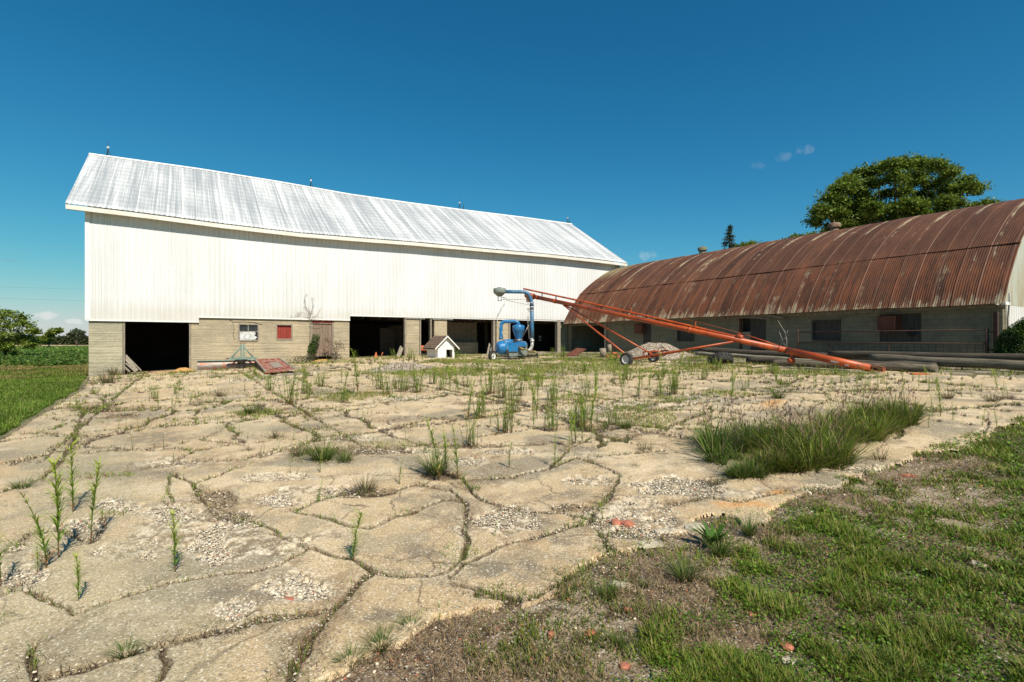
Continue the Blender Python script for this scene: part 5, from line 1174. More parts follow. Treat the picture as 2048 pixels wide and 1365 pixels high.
# dry thatch on the bare soil and in the wide cracks
X, Y, r = polar(330000, 1.6, 17, -47, 48, 1.7); D, gv, dk, gr, pad, far = fields(X, Y)
soil = (pad < 0) & (Y < -28) & (X > -1) & (grass_amount(X, Y) < 1.6); crack = (pad > 0) & (((D < .02+.09*sst(.45, .65, fbm(X*2.7, Y*2.7, 265, 3)))) | (dk > .5)) & (rng.random(len(X)) < .7)
k = (soil & (rng.random(len(X)) < .12+.6*sst(.42, .6, fbm(X*2.5, Y*2.5, 351, 4)))) | crack; X, Y, r, gr, cr_ = X[k], Y[k], r[k], gr[k], crack[k]; n = len(X)
print('thatch', n)
V = blades(np.stack([X, Y, TZ(X, Y)+.004+.018*rng.random(n)], -1), (.012+.036*rng.random(n))*(.8+.05*r), .0016+.0007*r, rng.uniform(0, 6.28, n), rng.uniform(.85, 1.0, n), *(lambda p: (p, p*1.1))(pick([(.46, .34, .18), (.30, .21, .12), (.20, .135, .08), (.11, .075, .045)], [2, 3, 3, 1.5], n, rng)*np.where(cr_, .6, 1.0)[:, None]), 1)
tag(npmesh('dry_thatch', V[0], V[1], M['leaf'], V[2]), kind='stuff')
# green growth in the yard
X, Y, r = polar(500000, 2.4, 34, -45, 45, 1.25); D, gv, dk, gr, pad, far = fields(X, Y)
clump = fbm(X*1.5, Y*1.5, 361, 3); dens = .9*sst(.3, .8, gr)+sst(.05, -.01, D)*sst(.42, .60, clump)*.75*sst(-2, 7, r); dens = dens*(pad > 0)
edge = (np.abs(pad) < .10)*(X > .4)*(Y < -26)*sst(.5, .6, clump)*.4
wg = ((X > 21.2) & (X < 27.5) & (Y > -28) & (clump > .5))*.3+((Y > -4) & (Y < -.2) & (X > 1) & (clump > .52))*.25
k = rng.random(len(X)) < dens+edge+wg; X, Y, r, pad = X[k], Y[k], r[k], pad[k]; n = len(X); big = fbm(X*.5, Y*.5, 371, 2)
print('yard growth', n)
hh = (.02+.05*rng.random(n))*(.8+.05*np.minimum(r, 28))*(.7+.7*big); red = rng.random(n) < .10*sst(.45, .6, fbm(X, Y, 377, 2))
pal = pick([(.22, .30, .04), (.15, .22, .03), (.31, .33, .06), (.32, .22, .10)], [4, 3, 2, 1.8], n, rng); pal[red] = np.array((.36, .13, .06))
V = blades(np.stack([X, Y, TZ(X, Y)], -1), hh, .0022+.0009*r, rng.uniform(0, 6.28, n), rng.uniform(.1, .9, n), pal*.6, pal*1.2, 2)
tag(npmesh('crack_weeds', V[0], V[1], M['leaf'], V[2]), kind='stuff')
# thin upright stems among the weeds
X, Y, r = polar(26000, 6, 33, -42, 40, .9); D, gv, dk, gr, pad, far = fields(X, Y)
k = (pad > 0) & ((D < .03) | (gr > .3) | (gv > .6)) & (rng.random(len(X)) < .10+.75*sst(.48, .62, fbm(X*.45, Y*.45, 381, 3))*sst(8, 15, r)) ; X, Y, r = X[k], Y[k], r[k]; n = len(X); print('stems', n)
hs_ = .10+.30*rng.random(n)**2; parts = [blades(np.stack([X, Y, TZ(X, Y)], -1), hs_, .003+.0006*r, rng.uniform(0, 6.28, n), rng.uniform(0, .25, n), *(lambda p: (p*.7, p))(pick([(.24, .30, .07), (.17, .23, .05), (.26, .17, .09)], [3, 2, 1.4], n, rng)), 1)]
for j in range(9):
    t = .2+.8*rng.random(n); parts.append(leaves(np.stack([X, Y, TZ(X, Y)+hs_*t*.9], -1), .018+.0016*r*rng.random(n), pick([(.20, .30, .045), (.29, .34, .08), (.15, .21, .04)], [3, 2, 2], n, rng), rng, -.5, .3))
V = join(parts); tag(npmesh('young_weeds', V[0], V[1], M['leaf'], V[2]), kind='stuff')
# left lawn, rough margin, crop
X, Y, r = polar(330000, 7, 60, -47, -33, 1.0); k = (X < np.where(Y < .3, edgeX(Y), 0)-.04-.25*fbm(X, Y*1.2, 391, 2)) & (depth((X, Y)) < 36) & (Y < 30); X, Y, r = X[k], Y[k], r[k]; n = len(X); print('left lawn', n)
dp = depth((X, Y)); dry = sst(20, 25, dp)*sst(.42, .6, fbm(X*.35, Y*.7, 393, 3))
pal = pick([(.13, .22, .02), (.10, .175, .015), (.20, .25, .035), (.26, .23, .07)], [4, 3, 2, 1], n, rng)*(.6+.8*fbm(X*.8, Y*.8, 397, 3))[:, None]*(1-dry[:, None])+pick([(.34, .25, .10), (.22, .22, .05)], [1, 1], n, rng)*dry[:, None]
V = blades(np.stack([X, Y, TZ(X, Y)-.02], -1), (.05+.10*rng.random(n))*(1+.8*dry), .006+.0009*r, rng.uniform(0, 6.28, n), rng.uniform(.2, .9, n), pal*.6, pal*1.15, 2)
tag(npmesh('meadow_grass', V[0], V[1], M['leaf'], V[2]), kind='stuff')
X, Y, r = polar(150000, 34, 175, -47, -36, 1.1); dp = depth((X, Y)); k = (dp > 33+3*fbm(X*.3, Y*.3, 395, 2)) & (dp < 155) & (X < -2); X, Y, r, dp = X[k], Y[k], r[k], dp[k]; n = len(X)
row = np.abs(((X+Y*.2)/.75) % 1-.5); pal = pick([(.07, .14, .02), (.11, .18, .03), (.20, .22, .045)], [4, 3, 1], n, rng)*np.where(dp > 70, 1.35, 1.0)[:, None]
V = leaves(np.stack([X, Y, TZ(X, Y)+.05+.26*rng.random(n)**.6], -1), .10+.0035*r, pal, rng, asp=.8)
tag(npmesh('bean_crop', V[0], V[1], M['leaf'], V[2]), kind='stuff')

print('T', round(time.time()-_T0, 1))
# loose stones
ico = np.array([(0, 0, 1), (.894, 0, .447), (.276, .851, .447), (-.724, .526, .447), (-.724, -.526, .447), (.276, -.851, .447), (.724, .526, -.447), (-.276, .851, -.447), (-.894, 0, -.447), (-.276, -.851, -.447), (.724, -.526, -.447), (0, 0, -1)])
icf = np.array([(0, 1, 2), (0, 2, 3), (0, 3, 4), (0, 4, 5), (0, 5, 1), (1, 6, 2), (2, 7, 3), (3, 8, 4), (4, 9, 5), (5, 10, 1), (2, 6, 7), (3, 7, 8), (4, 8, 9), (5, 9, 10), (1, 10, 6), (6, 11, 7), (7, 11, 8), (8, 11, 9), (9, 11, 10), (10, 11, 6)])
def stones(X, Y, Z, size, col, rg):
    n = len(X); v = ico[None]*(1+rg.uniform(-.3, .3, (n, 12, 1))); v = v*(rg.uniform(.6, 1.3, (n, 1, 3))*[1, 1, .6]); a = rg.uniform(0, 6.28, n); c, s = np.cos(a)[:, None], np.sin(a)[:, None]
    v = np.stack([v[..., 0]*c-v[..., 1]*s, v[..., 0]*s+v[..., 1]*c, v[..., 2]], -1)*size[:, None, None]+np.stack([X, Y, Z+size*.2], -1)[:, None]
    return v.reshape(-1, 3), (np.arange(n)[:, None, None]*12+icf[None]).reshape(-1, 3), np.repeat(col, 12, 0)
X, Y, r = polar(330000, 1.6, 20, -46, 46, 1.75); D, gv, dk, gr, pad, far = fields(X, Y)
soil = (pad < 0) & (Y < -28.0) & (X > -2)
k = ((pad > 0) & (gv > .25) & (rng.random(len(X)) < .4)) | ((pad > 0) & (D < .02) & (rng.random(len(X)) < .16)) | (soil & (grass_amount(X, Y) < .9) & (rng.random(len(X)) < .11)) | (rng.random(len(X)) < .006)*(pad > 0)
X, Y, r, gv, pad = X[k], Y[k], r[k], gv[k], pad[k]; n = len(X); print('stones', n)
gx = []; gy = []
for (px, py, rx, ry) in GV[:-1]:
    m_ = int(rx*ry*2.2); c = G(px, py); ex = G(px+rx, py)-c; ey = G(px, py-ry)-c; a = rng.uniform(0, 6.28, m_); t = np.sqrt(rng.random(m_))*1.7
    gx.append(c.x+(ex.x*np.cos(a)+ey.x*np.sin(a))*t); gy.append(c.y+(ex.y*np.cos(a)+ey.y*np.sin(a))*t)
gx = np.concatenate(gx); gy = np.concatenate(gy); f_ = fields(gx, gy); k = (f_[4] > 0) & (rng.random(len(gx)) < np.maximum(.10+.25*sst(.5, .65, fbm(gx*4, gy*4, 295, 3)), .9*f_[1])); gx, gy = gx[k], gy[k]
X = np.concatenate([X, gx]); Y = np.concatenate([Y, gy]); r = np.concatenate([r, np.hypot(gx-CAM[0], gy-CAM[1])]); gv = np.concatenate([gv, f_[1][k]]); pad = np.concatenate([pad, f_[4][k]]); n = len(X); print('stones', n)
size = (.0024+.0085*rng.random(n)**3.4)*(.8+.10*r); cs = pick([(.53, .45, .33), (.41, .34, .245), (.25, .21, .16), (.64, .57, .45), (.38, .17, .11), (.14, .13, .12)], [6, 4, 1.6, 2.2, .25, .5], n, rng)
m3 = (pad < 0) & (rng.random(n) < .10); cs[m3] = np.array((.44, .17, .10)); size[m3] *= 1.3
onp = np.where((pad > 0), .014, 0); V = stones(X, Y, TZ(X, Y)-.004+onp, size, cs, rng)
tag(npmesh('loose_stones', V[0], V[1], M['stone'], V[2]), kind='stuff')

# individually laid lumps
def lump(px, py, wpx, hpx, m_, name, label, cat, group, flat=.5, seed=0):
    q = G(px, py); S = depth(q)/F; rg = np.random.default_rng(seed+int(px)); a, b = wpx*S/2, max(hpx*S*.8, .02)
    mb = MB(); n = 3; vs = []
    bm = bmesh_ico(); vv = bm[0]*(1+rg.uniform(-.16, .16, (len(bm[0]), 1)))
    vv = np.sign(vv)*np.abs(vv)**.75
    vv = vv*[a, b*1.2, b*flat]; th = rg.uniform(-.6, .6); c, s = math.cos(th-.55), math.sin(th-.55)
    vs = [(x*c-y*s+q.x, x*s+y*c+q.y, z+q.z+b*flat*.35) for x, y, z in vv]
    mb.add(vs, [tuple(f) for f in bm[1]]); solo(mb, name, m_, label, cat, group)
_ic = None
def bmesh_ico():
    global _ic
    if _ic is None:
        import bmesh
        bm = bmesh.new(); bmesh.ops.create_icosphere(bm, subdivisions=2, radius=1); bm.verts.ensure_lookup_table()
        _ic = (np.array([v.co[:] for v in bm.verts]), [[v.index for v in f.verts] for f in bm.faces]); bm.free()
    return _ic
BR = 'broken brick pieces on the soil'
for (px, py, w_, h_, lab) in [(1255, 1052, 30, 16, 'round brick lump, the larger of two beside the ragged slab corner'), (1232, 1050, 20, 16, 'orange brick lump, the smaller of two beside the ragged slab corner'), (1180, 1268, 26, 9, 'flat red brick piece nearest the bottom edge of the photo'),
     (1102, 1272, 14, 12, 'small red brick piece left of the flat one near the bottom edge'), (1257, 1222, 18, 9, 'red brick chip between soil and pale stone, right of centre at the bottom'), (1574, 1296, 26, 14, 'rounded red brick piece at the edge of the lower right grass'),
     (1505, 1232, 18, 10, 'brick chip left of the whitish stones in the bare patch'), (1394, 1360, 28, 14, 'brick piece cut off by the bottom edge'), (1250, 1335, 24, 9, 'long thin brick piece in the gravelly soil at the bottom'),
     (576, 1206, 30, 14, 'reddish brick lump in the gravel between the near slabs'), (274, 1178, 14, 6, 'small brick chip lying on the left near slab'), (403, 1355, 8, 6, 'tiny red chip on the near slab at the bottom left'),
     (1815, 953, 28, 7, 'flat brick piece at the slab edge on the right'), (1137, 1104, 7, 6, 'tiny orange chip on the dark triangular slab')]:
    lump(px, py, w_, h_, M['brick'], 'brick_fragment', lab, 'brick', BR, .6)
CK = 'broken concrete lumps on the ground'
for (px, py, w_, h_, lab) in [(1390, 1060, 46, 22, 'whitish jagged concrete lump beside the rust-stained slab'), (1240, 1172, 50, 14, 'pale flat concrete lump below the ragged slab corner'), (1515, 1202, 40, 16, 'white concrete lump in the bare patch at lower right'), (1545, 1200, 26, 14, 'smaller white lump right beside the white lump in the bare patch'),
     (1712, 1124, 24, 9, 'pale stone in the thin grass at right'), (1940, 1099, 34, 6, 'flat white stone in the right-hand grass'), (1956, 1130, 30, 14, 'broad pale stone below the flat white one in the right-hand grass'), (1580, 1325, 30, 13, 'dirty white stone at the edge of the lower right grass'),
     (60, 1180, 44, 16, 'pale broken concrete lump left of the tall weeds'), (110, 1205, 34, 14, 'pale crumbly lump at the foot of the left near slab'), (590, 1212, 22, 18, 'pale rounded stone in the gravel hollow between near slabs'), (858, 1168, 16, 10, 'small pale stone where three near slabs meet'),
     (1300, 1092, 60, 16, 'flat worn concrete piece outside the ragged slab corner'), (1330, 1065, 46, 12, 'flat tan concrete piece in the gravel outside the slab')]:
    lump(px, py, w_, h_, M['chunk'], 'concrete_chunk', lab, 'stone', CK, .45)

print('T', round(time.time()-_T0, 1))
# horseweeds
def horse_mesh(name, seed, n_st=1, spread=0., hvar=.25, leaf=.055, dense=95, yel=.0, bushy=0.):
    rg = np.random.default_rng(seed); parts = []
    for s in range(n_st):
        a = rg.uniform(0, 6.28); rr = spread*rg.random()**.6; bx, by = rr*math.cos(a), rr*math.sin(a); H = 1-hvar*rg.random()*(0 if n_st == 1 else 1)-(.35*rg.random() if n_st > 1 and rg.random() < .5 else 0)
        lx, ly = rg.normal(0, .085), rg.normal(0, .085); t = np.linspace(0, 1, 8)
        def at(t): return np.stack([bx+lx*t*t+rr*.3*math.cos(a)*t, by+ly*t*t+rr*.3*math.sin(a)*t, H*t], -1)
        p = at(t); w0 = .007*(1-t*.7)
        for ang in (0, 1.57):
            s_ = np.array([math.cos(ang), math.sin(ang), 0]); v = np.stack([p-s_*w0[:, None], p+s_*w0[:, None]], 1).reshape(-1, 3)
            f = np.array([[2*k, 2*k+1, 2*k+3, 2*k+2] for k in range(7)]); c = np.repeat(np.where(t[:, None] < .25, np.array([[.20, .12, .06]]), np.array([[.13, .18, .04]])), 2, 0); parts.append((v, f, c))
        nl = int(dense*H); tl = .08+.92*rg.random(nl)**rg.uniform(.6, 1.0); q = at(tl); az = rg.uniform(0, 6.28, nl); ln = leaf*(.55+.6*rg.random(nl))*(1.15-.6*tl)*(1+bushy*tl)
        base = np.array([[.11, .21, .028]])*(1-tl[:, None])+np.array([[.28, .36, .05]])*tl[:, None]; dry = (tl < .2) & (rg.random(nl) < .7); base[dry] = (.34, .21, .10)
        base = base*(1+rg.uniform(-.25, .25, (nl, 1)))+np.array([[.10, .06, 0]])*yel*tl[:, None]
        V_, F_, C_ = blades(q, ln*1.15, ln*.075+.0035, az, rg.uniform(.5, .97, nl), base*1.05, base*1.35, 2, .5); parts.append((V_, F_, C_))
        if bushy:
            nb = int(70*bushy); tb = .45+.55*rg.random(nb); qb = at(tb)+np.concatenate([rg.normal(0, .05*bushy, (nb, 2)), rg.normal(0, .01, (nb, 1))], -1); parts.append(leaves(qb, .02+.02*rg.random(nb), jit((.20, .25, .05), nb, rg), rg, -.6, .3))
    V_, F_, C_ = join(parts); return V_, F_, C_
def mesh_only(name, data):
    o = npmesh(name, data[0], data[1], M['leaf'], data[2]); me = o.data; bpy.data.objects.remove(o); return me
HS = [mesh_only('horseweed', horse_mesh('h', 50+i, bushy=b_, yel=y_, leaf=l_)) for i, (b_, y_, l_) in enumerate(((.15, .3, .12), (.1, .7, .10), (.7, .5, .11), (.1, .2, .13), (1.5, .6, .09), (.5, .5, .11), (.3, .3, .13)))]
HC = [mesh_only('horseweed_clump', horse_mesh('c', 80+i, 14+4*i, .17, leaf=.06, dense=60, yel=.4)) for i in range(3)]
def place(me, name, px, py, top, label, cat, group, sx=1.0, rot=None):
    q = G(px, py); hgt = (py-top)*depth(q)/F; o = bpy.data.objects.new(name, me); COL.objects.link(o); o.location = (q.x, q.y, q.z-.01); o.scale = (hgt*sx, hgt*sx, hgt)
    o.rotation_euler.z = rot if rot is not None else random.uniform(0, 6.28); return tag(o, label, cat, group)
WG = 'horseweeds growing from the yard cracks'
near = [(93, 1141, 977, 0, 'tall horseweed, leftmost of the near cluster at lower left'), (117, 1123, 922, 2, 'thick dark green horseweed in the middle of the near left cluster'), (146, 1030, 893, 4, 'yellow-green bushy-topped horseweed behind the near left cluster'),
 (182, 1092, 928, 0, 'straight horseweed, right one of the near left cluster'), (186, 1026, 958, 1, 'short slim horseweed behind the straight one at left'), (157, 1212, 1108, 2, 'low branching horseweed in front of the near left cluster'),
 (350, 1154, 1024, 2, 'bright pale green horseweed standing alone at the near left slab'), (2, 1181, 1039, 0, 'horseweed cut by the left edge of the photo'), (638, 1008, 955, 1, 'small thin yellow weed alone on the slab left of centre'),
 (706, 1131, 1020, 4, 'airy pale branching weed at the front of the big centre slab'), (877, 965, 836, 0, 'tallest yellow-green horseweed of the central cluster'), (892, 955, 870, 2, 'second stem rising from the dark tuft of the central cluster'), (915, 961, 845, 0, 'slim dark green horseweed right of the central tuft'),
 (892, 918, 853, 1, 'slender weed just behind the central cluster'), (948, 899, 842, 1, 'thin weed a little right behind the central cluster'), (1018, 940, 882, 3, 'leafy weed right of the central cluster'), (799, 974, 914, 1, 'thin yellow weed left of the central cluster'), (927, 967, 938, 1, 'tiny weed at the corner of the big right slab'),
 (1138, 911, 868, 3, 'bushy weed at the far edge of the big right slab'), (933, 1085, 1034, 1, 'brownish weed by the moss between near slabs'), (990, 1080, 1042, 1, 'thin dark weed right of the moss between near slabs'), (1050, 903, 885, 3, 'tiny round weed right of centre'), (1206, 1044, 1005, 4, 'small dense green weed at the ragged slab corner'),
 (1801, 814, 758, 3, 'leafy weed behind the big grass clump at right'), (1881, 837, 755, 3, 'biggest leafy green horseweed at right of the grass clump'), (1865, 838, 788, 1, 'slim companion left of the biggest right-hand horseweed'), (1857, 860, 812, 1, 'thin weed in front of the biggest right-hand horseweed'),
 (1965, 858, 817, 1, 'forked thin weed near the right edge of the slab'), (1994, 864, 822, 3, 'compact little weed at the slab edge far right'), (1902, 765, 737, 2, 'yellowish bushy weed against the poles'), (1906, 845, 803, 1, 'brown dry stem right of the biggest horseweed'), (1922, 785, 756, 1, 'thin stem on the far right slab'),
 (2008, 787, 760, 1, 'weed at the far right edge of the slab'), (1837, 779, 744, 3, 'weed standing before the orange scrap'), (1756, 781, 748, 3, 'yellow-green weed below the auger intake'), (715, 790, 700, 3, 'tallest single dark green horseweed before the middle doorway'), (537, 783, 750, 2, 'green weed clump left of the red door'),
 (76, 1150, 1090, 2, 'short leafy weed in front of the leftmost tall horseweed'), (1110, 940, 868, 1, 'thin stem left of the bushy weed behind the right slab'), (640, 950, 905, 1, 'thin stem rising from the dark grass tuft left of centre')]
for px, py, top, k, lab in near:
    q = G(px, py); sx = 1.25 if k != 4 else 1.4; place(HS[k] if k != 0 else HS[(0, 5, 6)[int(px) % 3]], 'horseweed', px, py, top, lab, 'weed', WG, sx)
CG = 'dense clumps of young horseweeds'
for i, (px, py, top, sx, lab) in enumerate([(581, 812, 736, 1.0, 'dense bright green weed clump below the fallen red door'), (612, 790, 752, 1.2, 'weed clump right of the dense one below the red door'), (642, 775, 739, 1.2, 'weed clump in front of the plank door'), (687, 808, 764, 1.1, 'yellow-green clump on the green patch before the plank door'), (540, 783, 752, 1.3, 'weed clump at the joint left below the red door'),
  (761, 781, 740, 1.0, 'thin clump left on the front of the gravel mound'), (776, 792, 738, 1.0, 'clump in front of the gravel mound'), (803, 786, 737, 1.2, 'clump in front of the mound, toward the dog house'), (837, 788, 738, 1.2, 'clump in front of the dog house, left one'), (868, 770, 730, 1.2, 'clump in front of the dog house, right one'),
  (984, 790, 728, 1.1, 'tall dense clump in front of the blower wheel'), (1008, 798, 742, 1.0, 'clump joined to the right of the tall one before the blower'), (1040, 795, 742, 1.1, 'clump left of the middle of the yard beyond the joint'), (1076, 774, 733, 1.1, 'narrow clump in front of the blower hitch'), (1105, 818, 780, 1.2, 'brownish clump in the middle of the yard'),
  (1145, 842, 806, 1.2, 'low clump left of the green mat'), (1247, 770, 744, 1.7, 'clump below the near auger wheel'), (1321, 762, 740, 2.4, 'wide clump in front of the far auger wheel'), (1166, 808, 776, 1.8, 'wide pale clump in the middle right of the yard'), (1228, 850, 806, 1.3, 'clump at the left end of the green mat'),
  (1405, 762, 738, 1.6, 'clump right of the auger wheels'), (1437, 742, 712, 2.2, 'wide bright clump before the tractor tyre'), (822, 722, 692, 1.3, 'clump at the foot of the first middle pillar'), (912, 716, 694, 1.2, 'clump right of the dog house'), (786, 716, 696, 1.4, 'weedy clump at the doorway edge by the first pillar'), (958, 745, 722, 2.0, 'clump in front of the blower, left'),
  (1125, 716, 690, 1.1, 'clump at the foot of the split corner post'), (1105, 712, 694, 1.2, 'low clump left of the corner post'), (1550, 748, 722, 1.4, 'clump under the auger tube'), (1670, 752, 734, 1.6, 'clump near the auger intake'), (1540, 745, 724, 1.3, 'clump left under the auger tube'), (308, 800, 770, 1.3, 'thin pale clump before the left doorway'), (352, 790, 766, .9, 'little clump before the grader blade'),
  (877, 958, 905, .9, 'dense leafy base of the central weed cluster'), (1720, 760, 742, 1.8, 'low clump below the blank stickers of the auger'), (1500, 752, 734, 1.8, 'low clump in front of the thin pale pole')]):
    place(HC[i % 3], 'horseweed_clump', px, py, top, lab, 'weeds', CG, sx*1.2)
# the many ordinary ones of the weedy middle
rr_ = random.Random(5); cnt = 0
ranges = [(600, 900, 745, 800, 26, 'slender green horseweed among many between the red door and the dog house'), (880, 1200, 745, 830, 44, 'slender green horseweed among many in front of the blower'), (1180, 1480, 738, 800, 30, 'slender green horseweed among many around the auger wheels'), (930, 1200, 830, 900, 22, 'thin weed among several right of the central cluster'), (1480, 1760, 745, 800, 22, 'thin weed among several along the slab under the auger tube'), (250, 560, 760, 830, 16, 'small weed among several on the slabs before the grader blade'), (1760, 2040, 760, 800, 12, 'thin dry weed among several on the far right slab')]
for (x0, x1, y0, y1, n, lab) in ranges:
    cand = [(rr_.uniform(x0, x1), rr_.uniform(y0, y1)) for _ in range(n*12)]; Q = [G(*c_) for c_ in cand]
    dd_ = fields(np.array([q.x for q in Q]), np.array([q.y for q in Q]))[0]
    for j in range(n):
        px, py = cand[j*12+int(np.argmin(dd_[j*12:j*12+12]))]; S = F/depth(G(px, py)); h = rr_.uniform(.22, .75)*(1.0 if x0 > 560 and x0 < 1400 else .6)
        if x0 > 560 and x0 < 1300 and j % 4 == 0: place(HC[j % 3], 'horseweed_clump', px, py, py-h*.8*S, lab.replace('slender green horseweed among many', 'leafy clump among the many weeds').replace('thin weed among several', 'small leafy clump'), 'weeds', CG, 1.3)
        else: place(HS[rr_.randrange(7)], 'horseweed', px, py, py-h*S, lab, 'weed', WG, 1.2)

# grass tufts
def tuft_mesh(seed, n=160, R_=.12, H=.3, pal=((.08, .14, .02), (.14, .20, .03), (.24, .21, .07)), w=(4, 3, 1), wd=.006):
    rg = np.random.default_rng(seed); a = rg.uniform(0, 6.28, n); rr = R_*rg.random(n)**.7*.5; P = np.stack([rr*np.cos(a), rr*np.sin(a), 0*a], -1)
    c = pick(pal, w, n, rg); return blades(P, H*(.5+.6*rg.random(n)), wd*(.7+.6*rg.random(n)), a+rg.normal(0, .5, n), np.clip(rg.normal(.65, .25, n), .1, .98), c*.5, c*1.15, 3)
TM = [mesh_only('grass_tuft', tuft_mesh(200+i)) for i in range(2)]+[mesh_only('grass_tuft', tuft_mesh(210, 110, .14, .26, ((.25, .16, .09), (.15, .12, .05), (.08, .13, .02)), (3, 2, 2), .005))]
TG = 'grass tufts growing in the slab cracks'
for i, (px, py, wpx, k, lab) in enumerate([(645, 925, 110, 0, 'big dark green grass tuft left of the central weeds'), (600, 915, 80, 2, 'brown spreading tuft left beside the big dark green one'), (552, 880, 60, 2, 'brownish tuft behind and left of the big dark tuft'), (690, 928, 70, 0, 'green tuft right beside the big dark one'), (495, 905, 40, 2, 'small brown tuft at the left of the middle slabs'), (870, 950, 110, 0, 'dark tuft at the foot of the tallest central weeds'),
  (440, 795, 50, 2, 'reddish tuft before the grader blade'), (500, 830, 60, 0, 'low tuft on the long green strip left of the middle'), (1290, 905, 60, 2, 'brown tuft left of the big grass clump'), (1250, 860, 60, 0, 'small tuft in the green mat'), (1480, 960, 90, 0, 'low tuft in front of the big grass clump'), (1430, 975, 60, 2, 'sparse tuft at the left front of the big grass clump'), (1760, 925, 70, 2, 'dry tuft at the right front of the big grass clump'),
  (820, 1262, 70, 0, 'green tuft on the lower edge of the front slab'), (760, 1300, 90, 0, 'wider green tuft at the bottom left of the soil strip'), (700, 1330, 80, 0, 'green tuft near the bottom edge below the front slab'), (1215, 1195, 80, 0, 'broad-bladed tuft below the ragged slab corner'), (1130, 1160, 50, 2, 'dry twiggy tuft at the edge of the dark slab'), (1290, 1175, 40, 0, 'little tuft among brick chips'),
  (1440, 1110, 90, 0, 'leafy bright tuft on the soil right of the slabs'), (1370, 1160, 100, 0, 'green tuft between the slab corner and the lawn'), (1500, 1070, 80, 0, 'tuft behind the leafy bright one'), (1240, 1290, 60, 0, 'tuft near the watermark-free bottom soil'), (370, 1275, 50, 2, 'small tuft in the lower left crack'), (255, 1318, 80, 0, 'grass strip tuft in the bottom left crack'), (430, 1262, 40, 0, 'tiny tuft in the crack between the two lower left slabs'),
  (45, 982, 60, 0, 'tuft at the left end of the long joint'), (200, 1230, 40, 0, 'small green tuft on the left near slab'), (240, 1142, 30, 0, 'tiny tuft in the middle of the left slab'), (5, 1250, 50, 0, 'tuft cut by the left edge'), (730, 985, 90, 2, 'flattened brown tuft in front of the centre slabs'), (950, 985, 40, 0, 'tuft at the left corner of the big right slab'), (230, 752, 60, 2, 'straw-coloured tuft at the corner pier'), (215, 768, 70, 2, 'dry tuft before the corner pier'), (1895, 800, 60, 2, 'dark tuft behind the right-hand weeds'), (1985, 806, 60, 2, 'sprawling dark tuft at the far right'), (1270, 940, 40, 2, 'low brown tuft on the right slab'), (1555, 800, 60, 0, 'tuft on the far slab left of the grass clump top')]):
    if 'watermark' in lab: lab = 'single tuft in the bare soil at the bottom centre'
    q = G(px, py); sc_ = wpx*depth(q)/F/.48; o = bpy.data.objects.new('grass_tuft', TM[k]); COL.objects.link(o); o.location = (q.x, q.y, q.z-.005); o.scale = (sc_, sc_, sc_*.8); o.rotation_euler.z = i*1.7; tag(o, lab, 'grass tuft', TG)
# broad flat rosette
q = G(1425, 1090); n = 26; rg = np.random.default_rng(5); V = blades(np.tile(np.array(q)[None], (n, 1)), .11+.07*rg.random(n), .04+.02*rg.random(n), rg.uniform(0, 6.28, n), rg.uniform(.5, .9, n), jit((.05, .12, .015), n, rg), jit((.08, .19, .02), n, rg), 3)
o = npmesh('broadleaf_weed', V[0]-np.array(q), V[1], M['leaf'], V[2]); o.location = q; tag(o, 'bright broad-leaved weed on the soil right of the slabs', 'weed')

